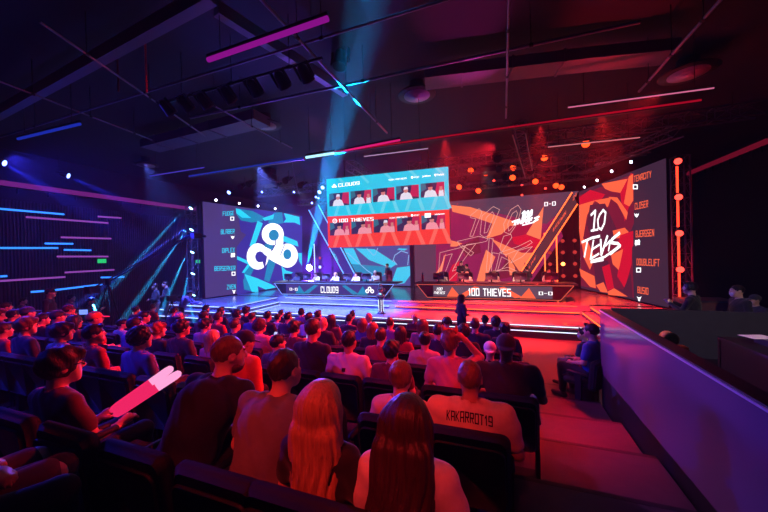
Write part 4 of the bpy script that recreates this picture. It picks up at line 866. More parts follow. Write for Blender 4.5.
def hand(S_, wr, d, side, curl=.5):
    d = Vector(d).normalized(); up = Vector((0, 0, 1)) if abs(d.z) < .8 else Vector((0, -1, 0)); x = d.cross(up).normalized(); n = x.cross(d).normalized()
    if n.z > 0 and abs(d.z) < .8: n = -n
    inn = x if (x.x * side) < 0 else -x          # thumb side: toward the body midline
    pc = wr + d * .045; S_.cap(wr, pc + d * .03, .026, .036, .015, sc=(1, 1, 1))
    kn = wr + d * .085
    for i, (L, r) in enumerate(((.07, .0095), (.078, .0098), (.072, .0095), (.058, .0085))):
        o = kn + inn * (.028 - i * .019); a = o + (d * math.cos(curl * .6) + n * math.sin(curl * .6)) * L * .5; b = a + (d * math.cos(curl * 1.7) + n * math.sin(curl * 1.7)) * L * .5
        S_.cap(wr + d * .06 + inn * (.022 - i * .015), o, .015, .0115, .008); S_.cap(o, a, r + .001, r, .004); S_.cap(a, b, r, r * .85, .004)
    t0 = wr + d * .03 + inn * .024; t1 = t0 + (d * .6 + inn * .75 + n * .25).normalized() * .04; t2 = t1 + (d * .95 + inn * .1 + n * .3).normalized() * .034
    S_.cap(t0, t1, .016, .012, .01); S_.cap(t1, t2, .0115, .0095, .005)
def head(S_, c, R):
    P = lambda x, y, z: c + R @ Vector((x, y, z))
    S_.ell(P(0, -.012, .022), (.074, .095, .094), .03, R=R); S_.ell(P(0, .028, -.03), (.06, .068, .088), .03, R=R); S_.cap(P(-.018, .066, -.092), P(.018, .066, -.092), .026, None, .03)
    S_.cap(P(0, .092, .014), P(0, .112, -.02), .0095, .0135, .012); S_.cap(P(-.011, .1, -.026), P(.011, .1, -.026), .009, None, .008)
    S_.cap(P(-.034, .082, .028), P(.034, .082, .028), .0125, None, .014)
    for s in (-1, 1):
        S_.ell(P(s * .03, .096, .008), (.015, .012, .009), .012, True, R); S_.ell(P(s * .029, .081, .008), (.0125, .0125, .0125), .003, R=R)
        S_.ell(P(s * .075, -.004, -.006), (.011, .022, .032), .008, R=R); S_.ell(P(s * .084, .0, -.004), (.006, .012, .018), .004, True, R)
        S_.cap(P(s * .045, .055, -.03), P(s * .035, .06, -.06), .02, None, .03)
    S_.cap(P(-.02, .091, -.052), P(.02, .091, -.052), .0075, None, .006); S_.cap(P(-.016, .088, -.064), P(.016, .088, -.064), .0085, None, .006); S_.cap(P(-.017, .101, -.0575), P(.017, .101, -.0575), .0025, None, .003, True)
def face_shade(J):
    c, R = J['hc'], np.array(J['HR'].transposed())
    def f(p):
        q = (p - np.array(c)) @ R.T; m = np.zeros(len(p), int)
        for s in (-1, 1):
            e = np.sqrt(((q - np.array((s * .029, .091, .008))) ** 2).sum(1)); m[(e < .0105) & (q[:, 1] > .08)] = 1; m[(e < .0055) & (q[:, 1] > .08)] = 2
            m[(abs(q[:, 2] - .031) < .005) & (abs(q[:, 0] - s * .033) < .018) & (q[:, 1] > .075)] = 2
        m[(abs(q[:, 2] + .058) < .011) & (abs(q[:, 0]) < .024) & (q[:, 1] > .08)] = 3
        return m
    return f
def body(J, h, name='body', skin=None, fem=False):
    S_ = Sdf(h); w = J['w']; pel, che, nb, hc = J['pel'], J['che'], J['nb'], J['hc']; sit = J['kind'] == 'sit'
    trunk(S_, J, 0, fem)
    S_.cap(nb - Vector((0, 0, .05)), hc + J['HR'] @ Vector((0, -.02, -.05)), .06, .05, .03); head(S_, hc, J['HR'])
    for s in (-1, 1):
        a, e, wr, d = J['arm'][s]; S_.cap(a, e, .05 * w, .039, .03); S_.cap(e, wr, .04, .026, .015); hand(S_, wr, d, s, .7 if sit else .5)
        hp, kn, an, fd = J['leg'][s]; S_.cap(hp, kn, .085, .058, .03); S_.cap(kn, kn.lerp(an, .3) + Vector((0, -.01, 0)), .056, .058, .03); S_.cap(kn.lerp(an, .3) + Vector((0, -.01, 0)), an, .056, .036, .02); S_.cap(an + Vector((0, 0, -.045)), an + fd * .16 + Vector((0, 0, -.06)), .036, .03, .02)
    return S_.mesh(name, skin, shade=face_shade(J))
def trunk(S_, J, g, fem=False, hip=True):
    w = J['w']; pel, che, nb = J['pel'], J['che'], J['nb']; b = 1 if w <= 1.08 else w
    if hip: S_.ell(pel + Vector((0, 0, .0)), (.165 * w + g, .125 * b + g, .12 + g), .05)
    S_.ell(pel.lerp(che, .45) + Vector((0, .01 * b, 0)), ((.135 if fem else .15) * w + g, .112 * b + g, .19 + g), .06); S_.ell(che + Vector((0, 0, -.01)), (.168 * w + g, .112 * b + g, .17 + g), .05)
    S_.cap(nb + Vector((-.125 * w, 0, -.055)), nb + Vector((.125 * w, 0, -.055)), .058 + g, None, .05); S_.cap(nb + Vector((-.07 * w, -.01, -.02)), nb + Vector((.07 * w, -.01, -.02)), .045 + g, None, .04)
    if fem:
        for s in (-1, 1): S_.ell(che + Vector((s * .07, .085, 0)), (.06 + g, .05 + g, .06 + g), .04)
def wrinkle(amp, f=38.):
    return lambda X, Y, Z: (amp * np.sin(f * Z + 9 * np.sin(7 * X) + 6 * Y) * np.sin(11 * X + 5 * Z) + amp * .6 * np.sin(23 * Z - 14 * X + 8 * Y)).astype(np.float32)
def shirt(J, h, m, long=False, fem=False, hood=False, loose=0.):
    S_ = Sdf(h); trunk(S_, J, .014 + loose, fem); w = J['w']
    for s in (-1, 1):
        a, e, wr, d = J['arm'][s]
        if long: S_.cap(a, e, .06 * w + loose, .05 + loose, .04); S_.cap(e, wr - (wr - e) * .03, .05 + loose, .036 + loose * .5, .02)
        else: S_.cap(a, a.lerp(e, .68), .062 * w + loose, .056 + loose, .04); 
    if hood: S_.cap(J['nb'] + Vector((-.06, -.05, .0)), J['nb'] + Vector((.06, -.05, 0)), .055, None, .03)
    else: S_.cap(J['nb'] + Vector((0, -.01, .0)), J['nb'] + Vector((0, 0, .03)), .066, .06, .02)
    S_.cap(J['nb'] + Vector((0, .0, .035)), J['nb'] + Vector((0, .03, .12)), .058, .07, .006, True)
    return S_.mesh('shirt', m, wrinkle(.0035))
def trousers(J, h, m, shorts=False):
    S_ = Sdf(h); S_.ell(J['pel'] + Vector((0, 0, -.01)), (.172 * J['w'] + .012, .135 + .012, .12), .04)
    for s in (-1, 1):
        hp, kn, an, fd = J['leg'][s]
        if shorts: S_.cap(hp, hp.lerp(kn, .9), .1, .08, .03)
        else: S_.cap(hp, kn, .098, .072, .03); S_.cap(kn, an + (kn - an) * .08, .072, .056, .02)
    return S_.mesh('trousers', m, wrinkle(.003))
def shoes(J, h, m, side):
    S_ = Sdf(h)
    for s in (side,):
        hp, kn, an, fd = J['leg'][s]; a = an + Vector((0, 0, -.05)); S_.cap(a - fd * .03, a + fd * .17 + Vector((0, 0, -.008)), .044, .038, .02); S_.cap(an, a, .044, .045, .02)
    return S_.mesh('shoe', m)
# ------------------------------------------------------------------ hair (head-local: face towards +y)
def hair(style, h, m):
    S_ = Sdf(h); disp = lambda X, Y, Z: (.0028 * np.sin(150 * X + 60 * Y) * np.sin(90 * Z + 40 * Y)).astype(np.float32)
    def base(g=0., face=1., low=-.075):
        S_.ell((0, -.014, .028), (.083 + g, .105 + g, .1 + g), .01); S_.ell((0, .115, -.05), (.082, .085 * face, .1), .015, True); S_.ell((0, .04, low - .085), (.2, .2, .085), .02, True)
        for s in (-1, 1): S_.ell((s * .1, .03, -.03), (.03, .045, .045), .01, True)
    if style == 'short': base(); S_.cap((-.03, .07, .1), (.04, .075, .095), .024, .018, .02)
    elif style == 'crop': base(-.004, 1.1, -.06)
    elif style == 'thick': base(.014); S_.cap((-.05, .08, .08), (.05, .085, .075), .03, None, .03); disp = lambda X, Y, Z: (.006 * np.sin(70 * X + 30 * Z) * np.sin(60 * Y + 40 * Z)).astype(np.float32)
    elif style == 'curly':
        base(.02, .9); disp = lambda X, Y, Z: (.009 * np.sin(95 * X) * np.sin(95 * Y + 1) * np.sin(95 * Z)).astype(np.float32)
    elif style == 'spiky':
        base(.01); disp = lambda X, Y, Z: (.01 * np.sin(110 * X + 20 * Z) * np.sin(90 * Y) * np.clip(Z * 12, 0, 1)).astype(np.float32)
    elif style == 'bun': base(.004); S_.ell((0, -.095, .075), (.045, .042, .042), .02); disp = lambda X, Y, Z: (.002 * np.sin(160 * X + 20 * Y)).astype(np.float32)
    elif style == 'updo': base(.006); S_.ell((0, -.1, -.01), (.05, .045, .06), .03); S_.ell((.02, -.08, .07), (.05, .045, .04), .03); disp = lambda X, Y, Z: (.004 * np.sin(120 * X + 60 * Z) * np.sin(80 * Y)).astype(np.float32)
    elif style == 'pony': base(.003); S_.cap((0, -.11, .03), (0, -.15, -.18), .035, .018, .02)
    elif style in ('long', 'longwavy', 'bob'):
        base(.012, 1., -.2); zl = {'bob': -.13, 'long': -.3}.get(style, -.36)
        S_.cap((0, -.055, 0), (0, -.075, zl), .085, .08 if style == 'longwavy' else .07, .05, sc=(1.5 if style == 'longwavy' else 1.2, .75, 1)); 
        for s in (-1, 1): S_.cap((s * .075, -.02, 0), (s * (.115 if style == 'longwavy' else .09), -.03, zl * .92), .034, .028, .04)
        if style == 'longwavy':
            for i, (x, y, z) in enumerate(((-.07, -.1, -.42), (-.03, -.12, -.46), (.02, -.12, -.4), (.07, -.1, -.44), (.1, -.06, -.36), (-.1, -.05, -.36))): S_.cap((x * .9, -.085, -.1), (x * 1.25, y, z), .04, .012, .03)
        a = 9 if style == 'longwavy' else 6
        
        def disp(X, Y, Z):
            th = np.arctan2(X, -Y - .02) + .10 * np.sin(17 * Z + 1.3) * (a > 7) + .03 * np.sin(31 * Z)
            return (np.clip(.5 - Z * 2.5, .25, 1) * (.0045 * np.sin(17 * th + 1.5 * np.sin(6 * Z)) + .003 * np.sin(37 * th + 3 * Z)) + (.004 * np.sin(28 * Z + 3 * th) * np.clip(-Z * 3.5, 0, 1) if a > 7 else 0)).astype(np.float32)
    elif style in ('cap', 'capback'):
        s = 1 if style == 'cap' else -1; S_.ell((0, -.012, .04), (.088, .108, .092), .01); S_.ell((0, 0, -.1), (.3, .3, .118), .005, True); S_.ell((0, s * .125, .022), (.072, .07, .011), .012, R=Matrix.Rotation(-.12 * s, 3, 'X')); S_.ell((0, -.012, .132), (.01, .01, .006), .004); disp = None
    elif style == 'beanie': S_.ell((0, -.016, .038), (.09, .11, .105), .01); S_.ell((0, .05, -.11), (.3, .3, .115), .006, True); disp = lambda X, Y, Z: (.003 * np.sin(160 * np.arctan2(X, Y) / PI * 3)).astype(np.float32)
    return S_.mesh({'cap': 'cap', 'capback': 'cap', 'beanie': 'beanie'}.get(style, 'hair'), m, disp)
def headphones(m):
    b = MB(); n = 14; pts = [Vector((.092 * math.cos(a), -.005, .02 + .105 * math.sin(a))) for a in [PI * i / n for i in range(n + 1)]]; b.path(pts, .009)
    for s in (-1, 1): b.ell((s * .09, -.003, -.004), (.026, .036, .042))
    b.path([(-.095, .02, -.02), (-.08, .09, -.07), (-.03, .115, -.07)], .004); return b.mesh('headphones', m)
SKIN = {k: [mat('skin_' + k, c, .5, 0, .06, 12), mat('eye_white', (230, 225, 220), .3), mat('eye_dark', (30, 20, 18), .4), mat('lips_' + k, tuple(int(v * .8) for v in c), .45)] for k, c in {'fair': (226, 178, 152), 'tan': (196, 144, 112), 'brown': (140, 92, 68), 'dark': (92, 60, 46)}.items()}
HAIRC = {'black': (26, 20, 20), 'brown': (62, 40, 30), 'light': (120, 82, 50), 'blond': (200, 160, 110), 'grey': (130, 125, 122), 'ginger': (150, 80, 45)}
def hm_(c):
    n = 'hair_' + c
    if n in _m: return _m[n]
    m = mat(n, HAIRC[c], .42, 0, .5, 1., .6); nt = m.node_tree; tx = [q for q in nt.nodes if q.type == 'TEX_NOISE'][0]; tc = [q for q in nt.nodes if q.type == 'TEX_COORD'][0]
    mp_ = nt.nodes.new('ShaderNodeMapping'); mp_.inputs['Scale'].default_value = (110, 110, 7); nt.links.new(tc.outputs['Object'], mp_.inputs[0]); nt.links.new(mp_.outputs[0], tx.inputs['Vector']); return m
CLO = {'white': (222, 220, 222), 'grey': (130, 128, 132), 'charcoal': (58, 56, 62), 'black': (26, 25, 29), 'navy': (36, 42, 78), 'red': (170, 40, 44), 'orange': (226, 120, 60), 'blue': (60, 90, 170), 'pink': (220, 150, 160), 'maroon': (98, 38, 48), 'cream': (214, 196, 170), 'violet': (130, 100, 180), 'brown': (110, 80, 62)}
def cm(c): return mat('cloth_' + c, CLO[c], .8, 0, .12, 40, .15, .2)
_bc = {}
def cached(key, fn):
    if key not in _bc: _bc[key] = fn()
    return _bc[key]
def slot(o, *ms):
    for i, m in enumerate(ms):
        if i < len(o.material_slots): o.material_slots[i].link = 'OBJECT'; o.material_slots[i].material = m
def person(label, loc, rz=0., scale=1., kind='sit', arms='lap', lean=0., yaw=0., pitch=0., w=1., hs='short', hc='black', skin='fair', top='grey', long=False, fem=False, hood=False, legs='black', h=.013, extra=None, group=None, shorts=False, loose=0., hf=0.):
    key = (kind, arms, lean, yaw, pitch, w, fem, h, hf); J = pose(kind, arms, lean, yaw, pitch, w, hf)
    o = tag(place('person', loc, rz), label, 'person', group); o.scale = (scale,) * 3
    b = link('body', cached(('b',) + key, lambda: body(J, h, 'body', SKIN['fair'], fem)), o); slot(b, *SKIN[skin])
    s = link('hoodie' if hood else ('long_sleeve_top' if long else 'shirt'), cached(('s', long, hood, loose) + key, lambda: shirt(J, h, cm('grey'), long, fem, hood, loose)), o); slot(s, cm(top))
    t = link('trousers', cached(('t', shorts) + key, lambda: trousers(J, h * 1.2, cm('black'), shorts)), o); slot(t, cm(legs))
    for sd in (-1, 1): f = link('shoe', cached(('f', sd) + key, lambda: shoes(J, h, cm('charcoal'), sd)), o); slot(f, cm('white' if len(label) % 3 == 0 else 'charcoal'))
    M4 = Matrix.Translation(J['hc']) @ J['HR'].to_4x4()
    if hs:
        g = link({'cap': 'cap', 'capback': 'cap', 'beanie': 'beanie'}.get(hs, 'hair'), cached(('h', hs, h), lambda: hair(hs, min(h, .009), hm_('black'))), o); g.matrix_local = M4; slot(g, cm(hc) if hs in ('cap', 'capback', 'beanie') else hm_(hc))
        if hs in ('cap', 'beanie'):
            g2 = link('hair', cached(('h', 'crop', h), lambda: hair('crop', min(h, .009), hm_('black'))), o); g2.matrix_local = M4
    if extra:
        for e in (extra if isinstance(extra, (list, tuple)) else [extra]):
            if e == 'phones': q = link('headphones', cached('hp', lambda: headphones(BLACK)), o); q.matrix_local = M4
            elif e == 'glasses':
                def gl():
                    b_ = MB()
                    for sx in (-1, 1):
                        pts = [Vector((sx * .032 + .024 * math.cos(a), .103, .006 + .019 * math.sin(a))) for a in [2 * PI * i / 14 for i in range(15)]]; b_.path(pts, .0025, 5); b_.path([(sx * .056, .1, .01), (sx * .078, .07, .012), (sx * .082, -.01, .005)], .0028, 5)
                    b_.path([(-.009, .106, .008), (.009, .106, .008)], .0025, 5); return b_.mesh('glasses', BLACK)
                q = link('glasses', cached('gl', gl), o); q.matrix_local = M4
            elif e == 'beard':
                def bd():
                    S_ = Sdf(.007); S_.ell((0, .035, -.075), (.064, .07, .055), .02); S_.ell((0, .1, -.03), (.05, .06, .035), .01, True); S_.ell((0, -.06, -.07), (.1, .07, .1), .01, True); return S_.mesh('beard', hm_('brown'))
                q = link('beard', cached('bd', bd), o); q.matrix_local = M4; slot(q, hm_(hc if hc in HAIRC else 'black'))
            elif e == 'band':
                n = 20; pts = [Vector((.09 * math.cos(a), -.005, .03 + .1 * math.sin(a))) for a in [-.2 + (PI + .4) * i / n for i in range(n + 1)]]; b_ = MB(); b_.path(pts, .014)
                for sx in (-1, 1): b_.tube((sx * .055, -.005, .12), (sx * .07, -.005, .17), .03, .006, 8)
                q = link('headband', cached('band', lambda: b_.mesh('headband', cm('orange'))), o); q.matrix_local = M4
            elif e == 'mask':
                def mk():
                    S_ = Sdf(.007); S_.ell((0, .06, -.055), (.055, .055, .05), .02); S_.ell((0, 0, -.05), (.2, .055, .2), .01, True); return S_.mesh('face_mask', cm('white'))
                q = link('face_mask', cached('mask', mk), o); q.matrix_local = M4
    return o, J
# ================================================================== AUDIENCE
# head centre in the photograph, row, look
CH = ['topmost']
AUD = []
def A(x, y, row, look, **k): AUD.append((x, y, row, look, k))
near = dict(h=.0075)
A(62, 366, 1, 'dark-haired person in glasses holding two glowing tubes', smin=1.1, arms='hold', yaw=-.25, hs='thick', hc='brown', top='maroon', extra='glasses', **near)
A(229, 354, 1, 'short-haired bearded person in dark jacket leaning forward', lean=.32, w=1.12, hs='crop', hc='light', top='black', long=True, yaw=-.45, pitch=-.1, extra='beard', **near)
A(285, 369, 1, 'short-haired person in plain grey shirt with broad back', lean=.22, w=1.1, hs='crop', hc='brown', top='grey', yaw=-.05, **near)
A(322, 406, 1, 'person with long wavy blond hair in dark top', hs='longwavy', hc='blond', top='black', fem=True, w=.92, pitch=-.05, **near)
A(408, 424, 1, 'person with long dark hair in pale loose shirt', hs='longwavy', hc='brown', top='white', fem=True, w=.92, pitch=-.35, loose=.015, **near)
A(470, 378, 2, 'person in pale jersey with dark name lettering', smin=1.06, hs='crop', hc='light', top='cream', w=1.16, skin='tan', loose=.01, **near)
A(401, 377, 2, 'person with brown hair tied up in pale top', smin=1.03, hs='bun', hc='light', top='cream', fem=True, w=.9, loose=.01, **near)
A(141, 338, 2, 'dark curly-haired person in dark sweater', hs='curly', hc='black', top='violet', long=True, skin='tan', yaw=-.5, **near)
A(94, 334, 2, 'dark short-haired person in red shirt', hs='short', hc='black', top='red', yaw=-.45, skin='tan', h=.009)
A(63, 332, 2, 'dark-haired person with fringe in grey top', hs='thick', hc='black', top='grey', yaw=-.4, skin='tan', h=.009)
A(27, 326, 2, 'brown-haired person in striped dark jacket', hs='thick', hc='light', top='navy', long=True, yaw=-.4, extra='glasses', h=.009)
A(4, 330, 2, 'person in red top at the photo edge', hs='short', hc='brown', top='red', h=.009)
A(245, 342, 2, 'person in dark cap and orange jacket bending forward', hs='cap', hc='navy', top='orange', long=True, lean=.3, pitch=-.3, yaw=-.3, loose=.015, h=.009)
A(506, 347, 3, 'big dark-haired person in dark shirt at the row end', hs='capback', hc='charcoal', top='charcoal', w=1.2, skin='brown', **near)
A(450, 342, 3, 'person in orange eared headband, hand raised', hs='updo', hc='light', top='pink', fem=True, w=.92, arms=('lap', 'up'), extra='band', **near)
A(349, 341, 3, 'dark-haired person in white shirt with back patch', hs='short', hc='black', top='white', w=1.12, skin='tan', **near)
A(391.5, 351, 3, 'dark-haired person in dim red shirt', hs='thick', hc='black', top='maroon', h=.009)
A(278, 343, 3, 'black-haired person in dark shirt turned aside', hs='short', hc='black', top='charcoal', yaw=-.5, h=.009)
A(313, 329, 3, 'brown-haired person in black shirt', hs='short', hc='brown', top='black')
A(213, 338, 3, 'person with long blond hair in pink top', hs='long', hc='blond', top='pink', fem=True, w=.92, h=.009)
A(182, 328, 3, 'spiky-haired person in dark shirt', hs='spiky', hc='black', top='charcoal', yaw=-.35, skin='tan', h=.009)
A(158, 330, 3, 'ginger-haired person in dark top', hs='thick', hc='ginger', top='black', yaw=-.4)
A(135, 325, 3, 'black-haired person in violet shirt', hs='short', hc='black', top='violet', yaw=-.4)
A(95, 319, 3, 'person in orange cap and red top', hs='cap', hc='orange', top='red', yaw=-.4)
A(75, 322, 3, 'dark-haired person in black shirt', hs='bob', hc='black', top='black', fem=True)
A(58, 317, 3, 'person in dark cap', hs='cap', hc='charcoal', top='navy', yaw=-.3)
A(43, 319, 3, 'dark-haired person in maroon top', hs='short', hc='brown', top='maroon', yaw=-.3)
A(28, 313, 3, 'person in blue cap', hs='cap', hc='blue', top='maroon')
A(14, 315, 3, 'dark-haired person in dark blue shirt', hs='short', hc='black', top='navy')
A(1, 314, 3, 'person in maroon cap at the photo edge', hs='cap', hc='maroon', top='red')
A(425, 340, 4, 'person with dark bun in pale shirt', hs='bun', hc='black', top='cream', fem=True, w=.95)
A(381, 336, 4, 'person with small bun in red shirt', hs='bun', hc='brown', top='red')
A(490, 350, 4, 'person in white cap', hs='capback', hc='white', top='navy')
A(294, 328, 4, 'dark-haired person in maroon shirt, hands up', hs='thick', hc='black', top='maroon', arms='phone')
A(260, 326, 4, 'dark-haired person in pale shirt looking at a phone', hs='curly', hc='brown', top='pink', arms='phone', yaw=-.3)
A(235, 325, 4, 'short-haired person in navy shirt', hs='short', hc='brown', top='navy')
A(205, 325, 4, 'dark-haired person in pink shirt', hs='thick', hc='black', top='pink', yaw=-.4)
A(144, 317, 4, 'black-haired person in blue shirt', hs='short', hc='black', top='blue', yaw=-.4)
A(122, 324, 4, 'black-haired person in white shirt', hs='short', hc='black', top='white', yaw=-.4)
A(69, 310, 4, 'person in dark red cap', hs='cap', hc='maroon', top='black')
A(6.5, 307, 4, 'red-lit person in dark top at the photo edge', hs='short', hc='brown', top='black', yaw=-.3)
A(464, 332, 5, 'dark-haired person in black top', hs='curly', hc='black', top='black')
A(438, 331, 5, 'dark-haired person in navy top', hs='short', hc='black', top='navy')
A(401, 333, 5, 'person with long dark hair in red top', hs='long', hc='brown', top='red', fem=True, w=.95)
A(373, 329, 5, 'person with ginger bob in dark top', hs='bob', hc='ginger', top='black', fem=True)
A(323, 323, 5, 'bald glowing-headed person in black shirt', hs=None, top='black')
A(218, 317.5, 5, 'brown-haired person in bright red shirt', hs='short', hc='brown', top='red')
A(204, 316, 5, 'dark-haired person in maroon top', hs='short', hc='black', top='maroon')
A(180, 317, 5, 'person in pale cap', hs='cap', hc='white', top='blue', yaw=-.2)
A(73, 314, 5, 'dark-haired person in navy top', hs='short', hc='black', top='navy')
A(505, 329, 6, 'dark-haired person at the row end', hs='thick', hc='black', top='charcoal')
A(475, 325, 6, 'brown-haired person in navy jacket', hs='short', hc='brown', top='navy', w=1.1, long=True)
A(423, 325, 6, 'person with long light hair in grey top', hs='long', hc='light', top='grey', fem=True)
A(390, 323, 6, 'short-haired person in violet shirt', hs='crop', hc='brown', top='violet')
A(363, 324, 6, 'fair-haired person in blue shirt', hs='bob', hc='light', top='blue', fem=True)
A(331.5, 320, 6, 'person with long hair in maroon top', hs='long', hc='brown', top='maroon', fem=True)
A(309, 318, 6, 'dark-haired person in blue-white shirt', hs='short', hc='black', top='white')
A(288, 317, 6, 'black-haired person in navy shirt', hs='short', hc='black', top='navy')
A(267.5, 316, 6, 'dark-haired person in black shirt', hs='short', hc='black', top='black')
A(252, 317, 6, 'brown-haired person in navy shirt', hs='short', hc='brown', top='blue')
A(237, 314.5, 6, 'dark-haired person in charcoal shirt', hs='thick', hc='black', top='charcoal')
A(174.5, 311, 6, 'dark-haired person in dark blue top', hs='short', hc='black', top='navy')
A(136, 310, 6, 'dark-haired person in black top', hs='short', hc='black', top='black')
A(496, 322.5, 7, 'dark-haired person in charcoal top', hs='curly', hc='black', top='charcoal')
A(447, 322, 7, 'person with headphones and short hair', hs='crop', hc='brown', top='red', extra='phones')
A(369, 317.5, 7, 'bald person in pink-lit shirt', hs=None, top='pink')
A(349, 319, 7, 'dark-haired person in navy jacket', hs='short', hc='black', top='navy', long=True)
A(318, 315, 7, 'brown-haired person in maroon top', hs='short', hc='brown', top='maroon')
A(277.5, 317.5, 7, 'dark-haired person in white shirt', hs='short', hc='black', top='white')
A(246, 311, 7, 'dark-haired person in black jacket', hs='thick', hc='black', top='black', long=True)
A(221, 311, 7, 'dark-haired person in navy jacket', hs='short', hc='brown', top='navy')
A(206, 309, 7, 'black-haired person in maroon jacket', hs='short', hc='black', top='maroon')
A(153, 307, 7, 'person in bright red shirt turning round', hs='short', hc='brown', top='red', yaw=.5)
A(485, 320, 8, 'dark-haired person in dark blue top', hs='thick', hc='black', top='navy')
A(415, 318, 8, 'pink-lit bald person', hs=None, top='maroon')
A(352.5, 314.5, 8, 'dark-haired person in dark top', hs='short', hc='black', top='charcoal')
A(301.5, 312.5, 8, 'dark-haired person in violet top', hs='curly', hc='black', top='violet')
A(281, 313, 8, 'dark-haired person in navy top', hs='short', hc='black', top='navy')
A(594.5, 330.5, 6, 'dark-haired person in blue shirt seated by the partition end', hs='short', hc='black', top='blue')
A(586, 333.5, 7, 'person in white cap and navy jacket seated by the partition end', hs='short', hc='black', top='navy', legs='grey', extra='mask', yaw=.5)
ROWS = {}
for i, (x, y, r, look, k) in enumerate(AUD):
    J = pose('sit', k.get('arms', 'lap'), k.get('lean', 0.), 0, 0, k.get('w', 1.)); hc_ = J['hc']; s = 1.
    for _ in range(4):
        P_ = onY(x, y, rowY(r) + .07 + s * hc_.y); s = min(1.13, max(k.get('smin', .86), (P_.z - tread(r)) / hc_.z))
    right = x > 560
    ROWS.setdefault((r, right), []).append([P_.x, s, i, P_.z - tread(r) - s * hc_.z])
NSEAT = 0
def seat_at(x, r, lab):
    global SEAT0, NSEAT
    NSEAT += 1; zf = tread(r) if r > 0 else 1.22
    if SEAT0 is None: SEAT0 = make_seat(); o = SEAT0; o.location = (x, rowY(r), zf); tag(o, lab, 'theatre seat', 'dark theatre seats in rows')
    else: o = dup(SEAT0, lab, (x, rowY(r), zf), (0, 0, .85 if x > .8 else 0))
    return o
PEOPLE = {}
for (r, right), L in sorted(ROWS.items()):
    L.sort(key=lambda t: -t[0])
    # keep neighbours from sitting in one another
    for _ in range(3):
        for a, b in zip(L, L[1:]):
            g = .43 - (a[0] - b[0])
            if g > 0: a[0] += g * .5; b[0] -= g * .5
    if not right and L[0][0] > .16:
        pass
    xs = [t[0] for t in L]; seats = []
    if not right:
        e0 = .12
        n = int((e0 - xs[0]) / .54)
        for j in range(n, 0, -1): seats.append((xs[0] + (e0 - xs[0]) * j / max(1, n) if n else 0, None))
    for j, t in enumerate(L):
        seats.append((t[0], t))
        if j + 1 < len(L):
            g = t[0] - L[j + 1][0]; n = int(round(g / .54)) - 1
            for q_ in range(1, n + 1): seats.append((t[0] - g * q_ / (n + 1), None))
    if not right:
        lim = {1: -3.5, 2: -7.4, 3: -9.9, 4: -12.3}.get(r, -11.5); x_ = xs[-1] - .54
        if r <= 4:
            while x_ > lim: seats.append((x_, None)); x_ -= .54
    side = 'row by the partition' if right else 'row'
    for j, (x_, t) in enumerate(seats):
        w_ = ORD[j] if j < 20 else ORD[j - 20] + ' past the twentieth'
        rn = ROWN[r]
        seat_at(x_, r, f'dark theatre seat, {w_} from the aisle in the {rn} {side}')
        if t:
            x, y, rr, look, k = AUD[t[2]]; k = dict(k); k.pop('smin', 0)
            lab = f'{look}, {w_} seat from the aisle, {rn} row' if len(look.split()) < 9 else f'{look}, {rn} row'
            if len(lab.split()) > 16: lab = f'{look}, {rn} row'
            if len(lab.split()) > 16: lab = look
            o, J = person(lab, (x_ + (.06 if right else 0), rowY(r) + .07, tread(r) + t[3]), .85 if right else 0, t[1], 'sit', group='seated audience', **k)
            PEOPLE[look] = (o, J)
# ---- lettering on the pale jersey, patch on the white shirt
from mathutils.bvhtree import BVHTree
def on_back(o, child, text, w, hgt, zc, m, name, bold=.03):
    sh = [c for c in o.children if c.name.split('.')[0] in child][0]; me = sh.data; bv = BVHTree.FromPolygons([v.co for v in me.vertices], [tuple(p.vertices) for p in me.polygons])
    if text: vs, fs = glyphs(text, bold)
    else: vs, fs = [(i / 6, j / 6) for j in range(7) for i in range(7)], [(j * 7 + i, j * 7 + i + 1, j * 7 + i + 8, j * 7 + i + 7) for j in range(6) for i in range(6)]
    b = MB(); pts = []
    for a, c in vs:
        X = (a - .5) * w; Z = zc + (c - .5) * hgt + .02 * math.cos(X * 9) - .02; hit = bv.ray_cast(Vector((X, -1, Z)), Vector((0, 1, 0)))[0]; pts.append((X, (hit.y if hit else .05) - .005, Z))
    b.add(pts, fs); b.obj(name, m, sh)
TD = mat('print_dark', (30, 14, 18), .8)
o, J = PEOPLE['person in pale jersey with dark name lettering']; on_back(o, ('shirt',), 'KAKARROT19', .29, .06, J['nb'].z - .03, TD, 'name_print', .025)
o, J = PEOPLE['dark-haired person in white shirt with back patch']; on_back(o, ('shirt',), None, .045, .04, J['nb'].z - .12, TD, 'back_patch')
# ---- glowing tubes held by the person in glasses
o, J = PEOPLE['dark-haired person in glasses holding two glowing tubes']; s = o.scale[0]; L0 = Vector(o.location)
h1 = L0 + (J['arm'][1][2] + Vector((0, .08, .03))) * s
GT = emat('tube_glow_pink', (250, 40, 105), .9); GW = emat('tube_glow_white', (255, 160, 210), 1.1)
h1 = L0 + Vector((.16, .40, .62)) * s
for k, (e, wd) in enumerate((((181, 372), 'nearer'), ((173, 367), 'farther'))):
    a = EYEP + ray(113 - 3 * k, 416 - 4 * k) * ((h1 - EYEP).dot(CAM @ Vector((0, 0, -1))) + .06 * k); dd = ray(*e); D_ = (a - EYEP).dot(CAM @ Vector((0, 0, -1))) * 1.12; b = EYEP + dd * D_; c_ = (a + b) / 2
    t = thing('inflatable_tube', 'pink-white glowing inflated cheering tube, the %s of two held by the person in glasses' % wd, 'cheering tube', tuple(c_), 0, 'glowing cheering tubes'); d_ = (b - a); n_ = d_.normalized()
    MB().lathe([(.006, 0), (.03, .02), (.036, .06), (.036, d_.length * .62)], 14, a - c_, d_).obj('tube_body', GT, t)
    MB().lathe([(.036, d_.length * .62), (.036, d_.length - .05), (.03, d_.length - .015), (.01, d_.length)], 14, a - c_, d_).obj('tube_tip', GW, t)
